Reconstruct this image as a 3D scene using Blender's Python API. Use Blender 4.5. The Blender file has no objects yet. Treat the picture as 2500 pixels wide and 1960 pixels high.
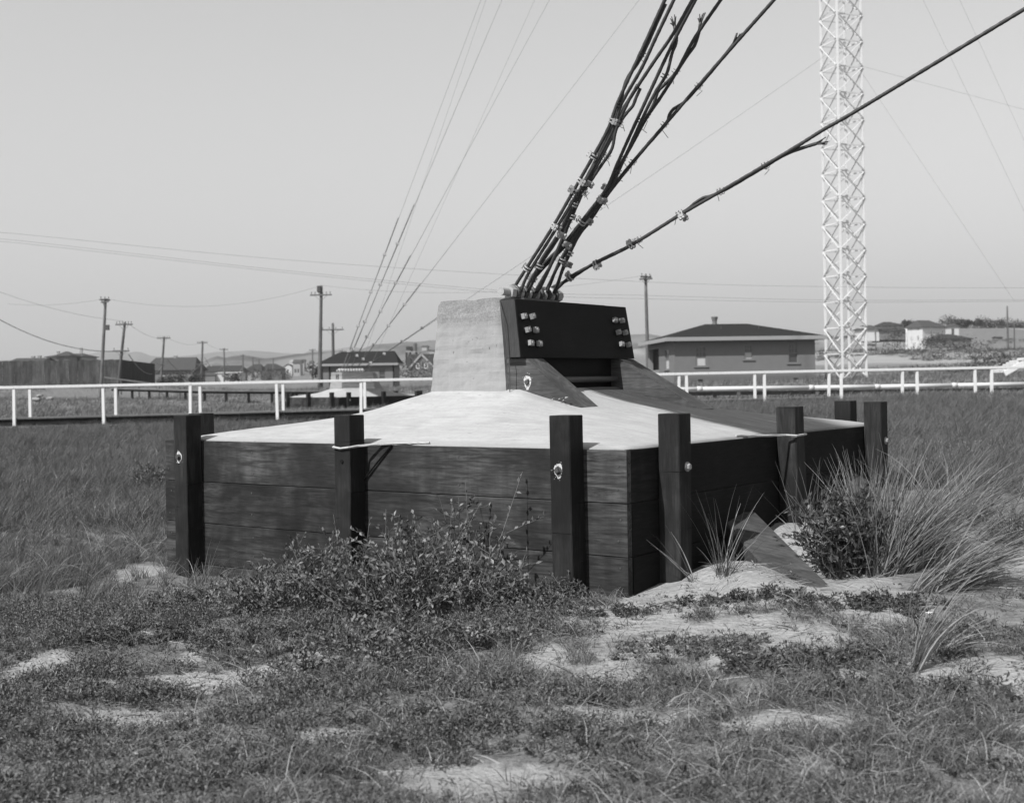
import bpy, bmesh, math, random
import numpy as np
from mathutils import Vector, Matrix, noise as mnoise

R = math.radians
random.seed(7)
rng = np.random.default_rng(11)
scene = bpy.context.scene
COL = scene.collection

# ------------------------------------------------------------------ camera
FPX, H0, CX, RHO, HC = 3050.0, 935.0, 1250.0, R(0.9), 1.33     # a level view camera with a lowered lens, slightly rolled
cam_data = bpy.data.cameras.new('camera')
cam = bpy.data.objects.new('camera', cam_data)
COL.objects.link(cam)
cam.matrix_world = Matrix.Translation((0, 0, HC)) @ Matrix.Rotation(R(90), 4, 'X') @ Matrix.Rotation(-RHO, 4, 'Z')
cam_data.sensor_width = 36.0
cam_data.lens = 36.0 * FPX / 2500.0
cam_data.shift_y = -45.0 / 2500.0
cam_data.clip_start = 0.05
cam_data.clip_end = 20000
cam_data.dof.use_dof = True
cam_data.dof.focus_distance = 9.0
cam_data.dof.aperture_fstop = 3.6
scene.camera = cam

# ------------------------------------------------------------------ sky, sun, exposure
SUN_DIR = Vector((-0.698, -0.716, 0)).normalized()
SUN_EL = R(47)
world = bpy.data.worlds.new('World')
scene.world = world
world.use_nodes = True
wn, wl = world.node_tree.nodes, world.node_tree.links
wn.clear()
sky = wn.new('ShaderNodeTexSky')
sky.sky_type = 'NISHITA'
sky.sun_disc = False
sky.sun_elevation = SUN_EL
sky.sun_rotation = math.atan2(SUN_DIR.x, SUN_DIR.y)
sky.air_density = 4.0
sky.dust_density = 0.2
sky.ozone_density = 1.0
sepw = wn.new('ShaderNodeSeparateColor')          # a monochrome plate: the picture has no colour
wl.new(sky.outputs[0], sepw.inputs[0])
mixw = wn.new('ShaderNodeMath'); mixw.operation = 'MULTIPLY_ADD'
wl.new(sepw.outputs[1], mixw.inputs[0]); mixw.inputs[1].default_value = 0.65
hm = wn.new('ShaderNodeMath'); hm.operation = 'MULTIPLY'
wl.new(sepw.outputs[0], hm.inputs[0]); hm.inputs[1].default_value = 0.35
wl.new(hm.outputs[0], mixw.inputs[2])
bgw = wn.new('ShaderNodeBackground')
wl.new(mixw.outputs[0], bgw.inputs[0])
bgw.inputs[1].default_value = 0.092
outw = wn.new('ShaderNodeOutputWorld')
wl.new(bgw.outputs[0], outw.inputs[0])

sun_data = bpy.data.lights.new('sun', 'SUN')
sun_data.energy = 5.0
sun_data.angle = R(0.53)
sun_data.color = (1, 1, 1)
sun = bpy.data.objects.new('sun', sun_data)
COL.objects.link(sun)
sd = Vector((SUN_DIR.x * math.cos(SUN_EL), SUN_DIR.y * math.cos(SUN_EL), math.sin(SUN_EL)))
sun.rotation_euler = sd.to_track_quat('Z', 'Y').to_euler()
sun.location = (-30, -20, 40)

vs = scene.view_settings
vs.view_transform = 'Standard'; vs.look = 'None'; vs.exposure = 0.3; vs.gamma = 1.0; vs.use_curve_mapping = False
scene.cycles.use_denoising = True
scene.cycles.max_bounces = 5
scene.cycles.diffuse_bounces = 2
scene.cycles.transparent_max_bounces = 8
scene.cycles.volume_bounces = 0
scene.cycles.sample_clamp_indirect = 6

# ------------------------------------------------------------------ helpers
_c, _s = math.cos(RHO), math.sin(RHO)
def ray(px, py):
    u, v = px - CX, H0 - py
    return Vector(((_c * u + _s * v) / FPX, 1.0, (-_s * u + _c * v) / FPX))
def at(px, py, Y):                       # the point at depth Y that the photo shows there
    return ray(px, py) * Y + Vector((0, 0, HC))
def onplane(px, py, p0, n):
    r, o = ray(px, py), Vector((0, 0, HC))
    return o + r * ((Vector(p0) - o).dot(n) / r.dot(n))
def atz(px, py, z): return onplane(px, py, (0, 0, z), Vector((0, 0, 1)))
def crop(ox, oy, k): return lambda x, y: (ox + x / k, oy + y / k)

class MB:
    def __init__(s): s.v, s.f = [], []
    def add(s, vs_, fs):
        b = len(s.v); s.v += [tuple(p) for p in vs_]; s.f += [tuple(b + i for i in q) for q in fs]; return s
    def box(s, x0, x1, y0, y1, z0, z1):
        return s.hexa([(x0,y0,z0),(x1,y0,z0),(x1,y1,z0),(x0,y1,z0),(x0,y0,z1),(x1,y0,z1),(x1,y1,z1),(x0,y1,z1)])
    def hexa(s, p):
        return s.add(p, [(3,2,1,0),(4,5,6,7),(0,1,5,4),(1,2,6,5),(2,3,7,6),(3,0,4,7)])
    def prism(s, poly, d):                # polygon extruded by the vector d
        n = len(poly); d = Vector(d)
        a = [Vector(p) for p in poly]; b = [p + d for p in a]
        return s.add(a + b, [tuple(range(n))[::-1], tuple(range(n, 2*n))] + [(i, (i+1) % n, n + (i+1) % n, n + i) for i in range(n)])
    def beam(s, p0, p1, w, h, ch=0.0, up=(0,0,1), w1=None, h1=None):    # timber with chamfered arrises
        p0, p1 = Vector(p0), Vector(p1)
        d = (p1 - p0).normalized(); up = Vector(up)
        if abs(d.dot(up)) > .98: up = Vector((0,1,0))
        a = d.cross(up).normalized(); b = a.cross(d).normalized()
        rings = []
        for p, ww, hh in ((p0, w, h), (p1, w1 or w, h1 or h)):
            x, y = ww/2, hh/2
            if ch > 0: q = [(-x+ch,-y),(x-ch,-y),(x,-y+ch),(x,y-ch),(x-ch,y),(-x+ch,y),(-x,y-ch),(-x,-y+ch)]
            else: q = [(-x,-y),(x,-y),(x,y),(-x,y)]
            rings.append([p + a*i + b*j for i, j in q])
        n = len(rings[0])
        return s.add(rings[0] + rings[1], [tuple(range(n)), tuple(range(n, 2*n))[::-1]] + [(i, n+i, n+(i+1) % n, (i+1) % n) for i in range(n)])
    def tube(s, pts, r, n=8, cap=True, twist=None):
        pts = [Vector(p) for p in pts]; m = len(pts)
        rs = r if isinstance(r, (list, tuple)) else [r]*m
        t0 = (pts[1]-pts[0]).normalized()
        up = Vector((0,0,1)) if abs(t0.z) < .9 else Vector((0,1,0))
        a = t0.cross(up).normalized(); base = len(s.v); vs_ = []; L = 0
        for i in range(m):
            if i == 0: t = t0
            elif i == m-1: t = (pts[i]-pts[i-1]).normalized()
            else: t = (pts[i+1]-pts[i-1]).normalized()
            if i: L += (pts[i]-pts[i-1]).length
            a = (a - t*a.dot(t)).normalized(); b = t.cross(a)
            ph = L*twist if twist else 0
            for k in range(n):
                th = 2*math.pi*k/n
                rr = rs[i] * ((1 + .16*math.cos(6*(th-ph))) if twist else 1)
                vs_.append(pts[i] + (a*math.cos(th) + b*math.sin(th))*rr)
        fs = [(i*n+k, i*n+(k+1) % n, (i+1)*n+(k+1) % n, (i+1)*n+k) for i in range(m-1) for k in range(n)]
        if cap: fs += [tuple(range(n))[::-1], tuple(range((m-1)*n, m*n))]
        return s.add(vs_, fs)
    def cyl(s, p0, p1, r, n=12, r1=None): return s.tube([p0, p1], [r, r if r1 is None else r1], n)
    def build(s, name, m, parent=None, off=None, smooth=False):
        me = bpy.data.meshes.new(name)
        v = s.v if off is None else [(p[0]-off[0], p[1]-off[1], p[2]-off[2]) for p in s.v]
        me.from_pydata(v, [], s.f); me.update()
        bm = bmesh.new(); bm.from_mesh(me); bmesh.ops.recalc_face_normals(bm, faces=bm.faces); bm.to_mesh(me); bm.free()
        if smooth: me.polygons.foreach_set('use_smooth', [True]*len(me.polygons))
        return link(name, me, m, parent)
def link(name, me, m=None, parent=None):
    if m is not None and not me.materials: me.materials.append(m)
    o = bpy.data.objects.new(name, me); COL.objects.link(o); o.parent = parent
    return o
def tag(o, label=None, cat=None, group=None, kind=None):
    if label: o['label'] = label
    if cat: o['category'] = cat
    if group: o['group'] = group
    if kind: o['kind'] = kind
    return o
def thing(name, label, cat, loc=(0,0,0), rz=0, group=None):
    o = bpy.data.objects.new(name, None); COL.objects.link(o)
    o.location = loc; o.rotation_euler = (0,0,rz); o.empty_display_size = .2
    return tag(o, label, cat, group)
def rawmesh(name, v, f):
    me = bpy.data.meshes.new(name); me.from_pydata([tuple(p) for p in v], [], f); me.update(); return me

# ------------------------------------------------------------------ materials
class NT:
    def __init__(s, name):
        s.m = bpy.data.materials.new(name); s.m.use_nodes = True
        s.n, s.l = s.m.node_tree.nodes, s.m.node_tree.links
        s.b = s.n['Principled BSDF']; s.out = s.n['Material Output']
    def new(s, t, **k):
        x = s.n.new(t)
        for a, b in k.items(): setattr(x, a, b)
        return x
    def val(s, x, sock):
        if isinstance(x, (int, float)): sock.default_value = x
        elif isinstance(x, (tuple, list)): sock.default_value = x
        else: s.l.new(x, sock)
    def math(s, op, a, b=0.0, c=None):
        x = s.new('ShaderNodeMath', operation=op); s.val(a, x.inputs[0]); s.val(b, x.inputs[1])
        if c is not None: s.val(c, x.inputs[2])
        return x.outputs[0]
    def coord(s, scale=(1,1,1), rand=0.0, kind='Object'):
        tc = s.new('ShaderNodeTexCoord'); o = tc.outputs[kind]
        if rand:
            oi = s.new('ShaderNodeObjectInfo'); vm = s.new('ShaderNodeVectorMath', operation='ADD')
            s.l.new(o, vm.inputs[0]); k = s.math('MULTIPLY', oi.outputs['Random'], rand)
            cx = s.new('ShaderNodeCombineXYZ'); [s.l.new(k, cx.inputs[i]) for i in range(3)]
            s.l.new(cx.outputs[0], vm.inputs[1]); o = vm.outputs[0]
        mp = s.new('ShaderNodeMapping'); mp.inputs['Scale'].default_value = scale; s.l.new(o, mp.inputs[0])
        return mp.outputs[0]
    def noise(s, vec, scale, detail=4, rough=.6, dist=0):
        x = s.new('ShaderNodeTexNoise'); s.l.new(vec, x.inputs['Vector'])
        x.inputs['Scale'].default_value = scale; x.inputs['Detail'].default_value = detail
        x.inputs['Roughness'].default_value = rough; x.inputs['Distortion'].default_value = dist
        return x.outputs[0]
    def ramp(s, x, a, b, lo=0.0, hi=1.0, smooth=True):
        r = s.new('ShaderNodeMapRange'); r.interpolation_type = 'SMOOTHSTEP' if smooth else 'LINEAR'
        s.val(x, r.inputs[0]); r.inputs[1].default_value = a; r.inputs[2].default_value = b
        r.inputs[3].default_value = lo; r.inputs[4].default_value = hi
        return r.outputs[0]
    def mix(s, f, a, b):
        x = s.new('ShaderNodeMix', data_type='FLOAT'); s.val(f, x.inputs[0]); s.val(a, x.inputs[2]); s.val(b, x.inputs[3])
        return x.outputs[0]
    def done(s, grey, rough=.8, bump=None, bstr=.3, bdist=.01, spec=.3):
        s.val(grey if not isinstance(grey, (int, float)) else (grey, grey, grey, 1), s.b.inputs['Base Color'])
        s.val(rough, s.b.inputs['Roughness']); s.b.inputs['Specular IOR Level'].default_value = spec
        if bump is not None:
            bn = s.new('ShaderNodeBump'); bn.inputs['Strength'].default_value = bstr; bn.inputs['Distance'].default_value = bdist
            s.l.new(bump, bn.inputs['Height']); s.l.new(bn.outputs[0], s.b.inputs['Normal'])
        return s.m

def m_plain(name, g, var=.15, scale=8, rough=.8, spec=.3, bump=.2, bdist=.005):
    t = NT(name); v = t.coord(rand=9.0); n = t.noise(v, scale, 5)
    return t.done(t.mix(n, g*(1-var), g*(1+var)), rough, n, bump, bdist, spec)
def m_wood(name, dark, light, axis=0, patch=1.3, rough=.75, spec=.35, bias=.5, fine=1.0):
    t = NT(name)
    sc = [9.0, 9.0, 9.0]; sc[axis] = .8
    v = t.coord(tuple(sc), rand=13.0)
    warp = t.noise(t.coord(rand=5.0), 2.2, 2)
    g1 = t.noise(v, 2.4*fine, 7, .7, 1.1)
    g2 = t.noise(v, 11*fine, 3, .6)
    pt = t.noise(t.coord((1.0,1.0,1.0), rand=7.0), patch, 4, .6, .4)
    k = t.math('MULTIPLY', t.ramp(pt, bias-.08, bias+.22), t.ramp(g1, .3, .68))
    vert = [6.0, 6.0, .35]
    run = t.noise(t.coord(tuple(vert), rand=3.0), 1.6, 4, .6)
    k = t.math('MULTIPLY', k, t.ramp(run, .3, .6, .6, 1.0))
    g = t.mix(k, dark, light)
    g = t.math('MULTIPLY', g, t.ramp(g2, .3, .7, .78, 1.18))
    tone = t.new('ShaderNodeObjectInfo').outputs['Random']; g = t.math('MULTIPLY', g, t.ramp(tone, 0, 1, .78, 1.25, False))
    rr = t.mix(warp, rough-.1, rough+.1)
    h = t.math('ADD', g1, t.math('MULTIPLY', g2, .4))
    return t.done(g, rr, h, .35, .004, spec)

# concrete of the skirt, with a dark streaked patch masked onto its right slope
def m_skirt():
    t = NT('skirt_concrete')
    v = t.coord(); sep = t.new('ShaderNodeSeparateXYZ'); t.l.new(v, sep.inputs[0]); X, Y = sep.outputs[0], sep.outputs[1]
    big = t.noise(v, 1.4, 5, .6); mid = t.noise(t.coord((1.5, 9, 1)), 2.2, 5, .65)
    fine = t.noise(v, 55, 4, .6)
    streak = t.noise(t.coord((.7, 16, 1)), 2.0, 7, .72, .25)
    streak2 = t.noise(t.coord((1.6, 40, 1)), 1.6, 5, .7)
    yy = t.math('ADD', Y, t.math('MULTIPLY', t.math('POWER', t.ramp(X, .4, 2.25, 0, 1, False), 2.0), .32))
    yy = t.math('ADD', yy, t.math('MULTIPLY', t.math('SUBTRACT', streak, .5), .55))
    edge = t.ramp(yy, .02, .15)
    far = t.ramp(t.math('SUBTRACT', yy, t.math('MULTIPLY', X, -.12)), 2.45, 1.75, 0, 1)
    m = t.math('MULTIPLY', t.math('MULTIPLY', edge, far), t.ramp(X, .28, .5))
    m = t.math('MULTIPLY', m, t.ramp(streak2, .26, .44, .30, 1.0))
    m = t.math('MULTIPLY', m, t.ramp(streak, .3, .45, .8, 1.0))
    g = t.mix(big, .315, .39)
    g = t.math('MULTIPLY', g, t.ramp(mid, .3, .7, .9, 1.06))
    g = t.math('MULTIPLY', g, t.ramp(fine, .3, .7, .94, 1.04))
    blot = t.noise(v, 4.5, 6, .7, .5); g = t.math('MULTIPLY', g, t.ramp(blot, .32, .68, .91, 1.05))
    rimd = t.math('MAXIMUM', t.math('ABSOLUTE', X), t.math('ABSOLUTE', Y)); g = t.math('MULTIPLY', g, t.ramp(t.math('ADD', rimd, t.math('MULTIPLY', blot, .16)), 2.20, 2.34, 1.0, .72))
    spots = t.noise(t.coord((1, 3.5, 1)), 9, 2, .5)
    g = t.math('MULTIPLY', g, t.ramp(spots, .7, .76, 1.0, .62))
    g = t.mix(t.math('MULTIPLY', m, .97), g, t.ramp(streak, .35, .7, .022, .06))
    h = t.math('ADD', t.math('MULTIPLY', streak2, .6), t.math('MULTIPLY', fine, .5))
    return t.done(g, .85, h, .35, .006, .25)
def m_pedestal():
    t = NT('pedestal_concrete')
    v = t.coord(); big = t.noise(v, 3.2, 5, .65)
    lay = t.noise(t.coord((1.2, 1.2, 12)), 1.5, 6, .7, .3)
    runs = t.noise(t.coord((14, 14, 1.0)), 1.1, 5, .7, .6)
    fine = t.noise(v, 70, 4, .7)
    pit = t.noise(v, 26, 2, .5)
    sep = t.new('ShaderNodeSeparateXYZ'); t.l.new(v, sep.inputs[0]); Z = sep.outputs[2]
    coarse = t.ramp(Z, 1.74, 1.9)                       # honeycombed last pour
    g = t.mix(big, .215, .285)
    g = t.math('MULTIPLY', g, t.ramp(runs, .3, .7, .94, 1.04))
    g = t.math('MULTIPLY', g, t.ramp(lay, .35, .6, .95, 1.04))
    g = t.math('MULTIPLY', g, t.math('SUBTRACT', 1.0, t.math('MULTIPLY', coarse, t.math('MULTIPLY', .3, t.ramp(fine, .35, .6)))))
    g = t.math('MULTIPLY', g, t.ramp(pit, .70, .76, 1.0, .5))
    h = t.math('ADD', t.math('MULTIPLY', lay, .5), t.math('ADD', t.math('MULTIPLY', fine, .5), t.math('MULTIPLY', pit, -.5)))
    return t.done(g, .9, h, .5, .01, .2)
def m_paint(name, g, var=.06, rough=.6):
    t = NT(name); n = t.noise(t.coord(rand=5.0), 6, 5); w = t.noise(t.coord((18,18,1.5), rand=3.0), 2, 4)
    a = t.mix(n, g*(1-var), g)
    a = t.math('MULTIPLY', a, t.ramp(w, .3, .45, .82, 1.0))
    return t.done(a, rough, n, .15, .003, .3)
def m_leaf(name, lo, hi, rough=.5, spec=.4, trans=.25, island=True):
    t = NT(name)
    if island:
        gi = t.new('ShaderNodeNewGeometry'); r = gi.outputs['Random Per Island']
    else: r = t.new('ShaderNodeObjectInfo').outputs['Random']
    g = t.mix(r, lo, hi)
    mat = t.done(g, rough, None, spec=spec)
    tr = t.new('ShaderNodeBsdfTranslucent'); t.l.new(g, tr.inputs[0])
    mx = t.new('ShaderNodeMixShader'); mx.inputs[0].default_value = trans
    t.l.new(t.b.outputs[0], mx.inputs[1]); t.l.new(tr.outputs[0], mx.inputs[2]); t.l.new(mx.outputs[0], t.out.inputs[0])
    return mat
def m_ground():
    t = NT('sandy_ground')
    v = t.coord(); a = t.noise(v, .55, 5, .6); b = t.noise(v, 6, 5, .65); c = t.noise(v, 60, 4, .7)
    veg = t.new('ShaderNodeAttribute', attribute_name='veg').outputs['Fac']
    bb = t.noise(v, 17, 5, .7, .4); vv = t.math('ADD', veg, t.math('ADD', t.math('MULTIPLY', t.math('SUBTRACT', b, .5), .9), t.math('MULTIPLY', t.math('SUBTRACT', bb, .5), .9)))
    sand = t.math('MULTIPLY', t.mix(b, .27, .36), t.ramp(c, .3, .7, .88, 1.08))
    soil = t.math('MULTIPLY', t.mix(a, .12, .19), t.ramp(b, .3, .7, .65, 1.35))
    rip = t.noise(t.coord((1.0, 2.6, 1.0)), 9, 3, .6, .8); sand = t.math('MULTIPLY', sand, t.ramp(bb, .3, .7, .8, 1.08))
    g = t.mix(t.ramp(vv, .42, .66), sand, soil)
    h = t.math('ADD', t.math('ADD', b, t.math('MULTIPLY', rip, .8)), t.math('ADD', t.math('MULTIPLY', bb, .5), t.math('MULTIPLY', c, .2)))
    return t.done(g, .95, h, .8, .05, .1)
def m_hill(name, lo, hi, sc):
    t = NT(name); v = t.coord(kind='Object'); a = t.noise(v, sc, 6, .65); b = t.noise(v, sc*7, 4, .6)
    g = t.mix(t.ramp(t.math('ADD', a, t.math('MULTIPLY', b, .3)), .5, .8), lo, hi)
    return t.done(g, .95, b, .5, 1.0, .1)

M = dict(
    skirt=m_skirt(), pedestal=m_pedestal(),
    plank_x=m_wood('creosoted_plank', .017, .092, 0, 1.25, .8, .15, .46), plank_y_shade=m_wood('creosoted_plank_shaded', .009, .022, 1, 1.2, .8, .12, .5),  # cross planks: the shaded side's darkness is put into their colour
    post=m_wood('creosoted_post', .010, .042, 2, 1.6, .75, .2, .46), tar=m_wood('tarred_panel', .006, .012, 1, 2, .7, .15),
    fin=m_wood('tarred_buttress', .036, .085, 0, 2.2, .8, .2, .38), side=m_wood('panel_end', .022, .042, 2, 2.2, .7),
    iron=m_plain('dark_iron', .05, .4, 30, .55, .5), galv=m_plain('galvanised_iron', .30, .35, 40, .5, .6), rust=m_plain('worn_bolt_iron', .24, .5, 30, .5, .5),
    cable=m_plain('wire_rope', .030, .35, 60, .5, .5), ropem=m_plain('hemp_rope', .36, .3, 60, .9, .1), ring=m_plain('white_paint_daub', .44, .3, 60, .8),
    white=m_paint('white_paint', .64), tower=m_paint('tower_white_paint', .60, .1), pipe=m_paint('pipe_white_paint', .55, .15),
    deck=m_wood('weathered_deck', .10, .24, 0, 1.0, .85, .2), beam=m_wood('dark_beam', .014, .03, 0, 1.0, .8, .15),
    pole=m_wood('pole_wood', .085, .16, 2, 1.0, .85, .2), board=m_wood('fence_board', .04, .11, 2, .8, .9, .15, .4), boardk=m_wood('fence_board_dark', .025, .045, 2, .8, .9, .15),
    wire=m_plain('thin_wire', .16, .1, 5), stucco=m_plain('stucco_wall', .150, .10, 3, .95, .1), stucco2=m_plain('pale_porch_wall', .21, .1, 3, .95, .1),
    roof=m_plain('dark_shingle', .020, .25, 9, .9, .1), fascia=m_plain('fascia_paint', .26, .1, 4), brick=m_plain('brick_footing', .12, .35, 25, .95, .1),
    frame=m_plain('window_frame', .16, .1, 9), glass=m_plain('window_glass', .05, .1, 3, .08, .8, 0), blind=m_plain('window_blind', .42, .1, 3, .4),
    wallw=m_plain('white_house_wall', .50, .12, 1.2), wallg=m_plain('grey_house_wall', .15, .2, 1.2), wallm=m_plain('pale_house_wall', .30, .2, 1.2), roofm=m_plain('grey_roof', .062, .2, 2, .9, .1), roofd=m_plain('dark_roof', .040, .2, 2, .9, .1),
    ground=m_ground(), hillf=m_hill('far_hill', .10, .16, .002), hilln=m_hill('wooded_hill', .06, .17, .012),
    leaf=m_leaf('shrub_leaf', .025, .21, .5, .3, .15), leafd=m_leaf('dark_shrub_leaf', .022, .10, .42, .35, .15), stem=m_plain('shrub_stem', .10, .3, 30),
    grass=m_leaf('meadow_grass', .072, .175, .6, .3, .3), straw=m_leaf('dry_grass', .18, .38, .6, .3, .3), dune=m_leaf('dune_grass', .05, .20, .5, .4, .25),
    mat=m_leaf('ground_mat_leaf', .055, .20, .6, .2, .2), tree=m_leaf('tree_leaf', .035, .085, .6, .3, .15), bark=m_plain('bark', .08, .3, 10),
    stone=m_plain('pale_stone', .24, .2, 6, .95, .1), petal=m_plain('white_petal', .75, .05, 5),
)

# ------------------------------------------------------------------ the ground
E1 = Vector((-.8038, .5949, 0)).normalized(); E2 = Vector((E1.y, -E1.x, 0))
ANG = math.atan2(-E1.y, -E1.x)                      # local x of the anchorage is -E1, local y is E2
ORG = at(1530, 1094, 7.8)
CEN = Vector((ORG.x, ORG.y, 0)) + E1*2.255 + E2*2.255
def A2W(x, y, z=0.0): return Vector((CEN.x - E1.x*x + E2.x*y, CEN.y - E1.y*x + E2.y*y, z))
C2 = Vector((-7.15, 56.4, -.06)); ANG2 = math.atan2(-.76, .65)
ctrl = [(*A2W(2.3,-2.35)[:2], 0.0), (*A2W(1.93,-2.5)[:2], -.05), (*A2W(0,-2.6)[:2], -.1), (*A2W(-1.8,-2.6)[:2], -.17), (*A2W(-2.4,-2.4)[:2], -.25),
        (*A2W(-2.5,0)[:2], -.2), (*A2W(-2.5,2.5)[:2], -.05), (*A2W(2.6,-1.87)[:2], .03), (*A2W(2.6,-1.1)[:2], .04), (*A2W(3.0,-1.2)[:2], .0), (*A2W(3.5,-1.3)[:2], .06), (*A2W(2.6,0)[:2], .23), (*A2W(2.6,1.2)[:2], .30),
        (*A2W(2.5,2.4)[:2], .32), (*A2W(0,2.6)[:2], .15), (0,4,-.08), (-2,4,-.10), (2,4,-.05), (0,6,-.05), (-2,6,-.15), (2.3,6,.0), (0,0,-.1), (-6,8,-.2), (5,8,.12), (3.6,9,.16),
        (-5,13,-.12), (6,13,.26), (-8,20,.05), (8,20,.35), (0,18,.12), (12,30,.5), (0,26,.25), (-12,28,.18)]
for px, py, Y in [(252,1037,36),(678,1027,36.5),(1864,985,38.5),(2236,968,39.5),(700,1003,54),(850,1003,51),(1000,990,56),(244,984,108),(282,990,113),(390,960,165),(44,943,125),(293,943,125),(377,937,140),
                  (491,934.5,224),(548,934,272),(594,930,350),(779,953,110),(900,950,118),(1640,936,85),(2000,932,85),(2065,926,90),(2300,915,85),(2137,862,330),(2273,862,340),(2459,862,260),(2213,858,365),(2300,885,180),(2450,880,180),
                  (2100,828,420),(2200,812,450),(2300,806,460),(2380,804,455),(2470,803,450),(1300,928,300),(1560,925,250),(100,940,250),(-200,950,120),(2700,880,120),(2700,820,400)]:
    p = at(px, py, Y); ctrl.append((p.x, p.y, p.z))
ctrl += [(-300,900,4), (0,1200,5), (300,700,16), (600,400,18), (-600,400,4), (-2000,3500,6), (0,3500,8), (2000,3500,14), (0,-10,-.1), (-10,0,-.2), (10,0,.05)]
CT = np.array(ctrl)
def _q(X, Y):
    Yc = np.maximum(Y, 1.0)
    return X/(Yc+6)*3, 2*np.log(Yc+3)
CQX, CQY = _q(CT[:,0], CT[:,1])
bumps = [(*A2W(2.74,-1.62)[:2], .30, .15), (*A2W(3.05,-1.95)[:2], .22, .07), (*A2W(2.9,-.2)[:2], .45, .05), (*A2W(3.4,.5)[:2], .7, .07), (*A2W(3.1,-2.15)[:2], .35, .05),
         (-2.1,5.6,.5,.05), (-1.2,5.3,.3,.05), (1.1,6.6,.6,.04), (2.3,5.6,.6,.06), (.4,4.6,.5,.05), (-1.0,4.3,.5,.06), (-.2,6.9,.9,.05)]
def _hash(i, j): 
    h = np.sin(i*127.1 + j*311.7)*43758.5453; return h - np.floor(h)
def vnoise(X, Y):
    i, j = np.floor(X), np.floor(Y); fx, fy = X-i, Y-j
    fx, fy = fx*fx*(3-2*fx), fy*fy*(3-2*fy)
    return (_hash(i,j)*(1-fx)+_hash(i+1,j)*fx)*(1-fy) + (_hash(i,j+1)*(1-fx)+_hash(i+1,j+1)*fx)*fy
def ground_np(X, Y):
    X, Y = np.asarray(X, float), np.asarray(Y, float)
    qx, qy = _q(X, Y)
    num = np.zeros_like(X); den = np.zeros_like(X)
    for k in range(len(CT)):
        w = 1.0/(((qx-CQX[k])**2 + (qy-CQY[k])**2) + .004)**2
        num += w*CT[k,2]; den += w
    z = num/den
    for bx, by, r, h in bumps: z += h*np.exp(-((X-bx)**2 + (Y-by)**2)/(r*r))
    near = np.clip(1 - (Y-10)/30, 0, 1)
    z += near*(.05*(vnoise(X*1.7+9, Y*1.7)-.5) + .03*(vnoise(X*5+3, Y*5)-.5)) + (1-near)*np.clip(Y/150, 0, 1)*.5*(vnoise(X*.06, Y*.06)-.5)
    return z
def ground(x, y): return float(ground_np(np.array([x]), np.array([y]))[0])

# bare sand: patches in world metres found from where the photo shows them
sand = []
for px, py, rx, ry in [(95,1632,60,24),(430,1675,160,24),(475,1607,40,14),(925,1572,40,18),(680,1630,130,12),(1120,1910,200,36),(1560,1505,150,32),(1740,1415,190,28),(1900,1300,70,30),(2010,1400,110,70),
                       (2075,1652,44,14),(1765,1592,40,16),(1340,1610,40,22),(2470,1345,60,30),(2060,1470,80,26),(1650,1580,120,18),(330,1400,60,18),(620,1710,120,14),(2480,1640,60,50),(1990,1560,60,14),(1500,1640,90,16),(300,1760,90,14),(1420,1740,110,14),(780,1800,120,14),(560,1880,90,14),(1900,1760,120,16)]:
    z = 0.0
    for _ in range(4):
        c = atz(px, py, z); z = ground(c.x, c.y)
    f_ = atz(px, py-ry, z); n_ = atz(px, py+ry, z)
    sand.append((c.x, c.y, 1.3*rx*c.y/FPX, max(.09, 1.4*(f_.y-n_.y)/2)))
for lx_, ly_, ra_, rb_ in ((2.9,-1.0,.75,.6), (2.75,0.0,.5,.6), (3.3,-1.9,.6,.4), (2.6,-2.3,.4,.25)):
    p = A2W(lx_, ly_); sand.append((p.x, p.y, ra_, rb_))
thinp = []
for px, py, rx, ry, lo in [(1750,1560,420,70,.45), (500,1660,420,60,.55), (1150,1880,420,70,.55), (2350,1640,200,60,.5), (1500,1720,300,40,.6)]:
    c = atz(px, py, 0); f_ = atz(px, py-ry, 0); n_ = atz(px, py+ry, 0); thinp.append((c.x, c.y, rx*c.y/FPX, (f_.y-n_.y)/2, lo))
def veg_np(X, Y):
    v = np.ones_like(X)
    wob = .5*(vnoise(X*3.1, Y*3.1)-.5) + .4*(vnoise(X*9, Y*9)-.5)
    for cx, cy, rx, ry in sand:
        d = np.sqrt(((X-cx)/rx)**2 + ((Y-cy)/ry)**2) + wob
        v = np.minimum(v, np.clip((d-.35)/1.1, 0, 1))
    for px, py, rx, ry, lo in thinp:                       # thinner growth on sandy ground
        d = np.sqrt(((X-px)/rx)**2 + ((Y-py)/ry)**2) + wob
        v = np.minimum(v, np.clip(lo + (d-.5)*.7, 0, 1))
    far = (X > 18) & (Y > 95)
    v = np.where(far, np.clip(.34 + .55*vnoise(X*.035+3, Y*.02) + .7*(vnoise(X*.15, Y*.06)-.5), .25, 1), v)
    return v
def graded(a, b, step, far, grow=1.12):
    mid = list(np.arange(a, b, step)); out = []; s_ = step; x = mid[-1]
    while x < far: s_ *= grow; x += s_; out.append(x)
    return mid, out
xm, xo = graded(-6.5, 6.5, .1, 4200)
xs = [-(x) for x in xo[::-1]] + xm + xo
ym, yo = graded(3.2, 13.0, .08, 6000, 1.075)
ys = list(np.arange(-14, 3.2, .8)) + ym + yo
GX, GY = np.meshgrid(xs, ys); GZ = ground_np(GX.ravel(), GY.ravel())
nx, ny = len(xs), len(ys)
me = bpy.data.meshes.new('ground')
me.from_pydata(np.column_stack([GX.ravel(), GY.ravel(), GZ]).tolist(), [], [(j*nx+i, j*nx+i+1, (j+1)*nx+i+1, (j+1)*nx+i) for j in range(ny-1) for i in range(nx-1)])
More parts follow.
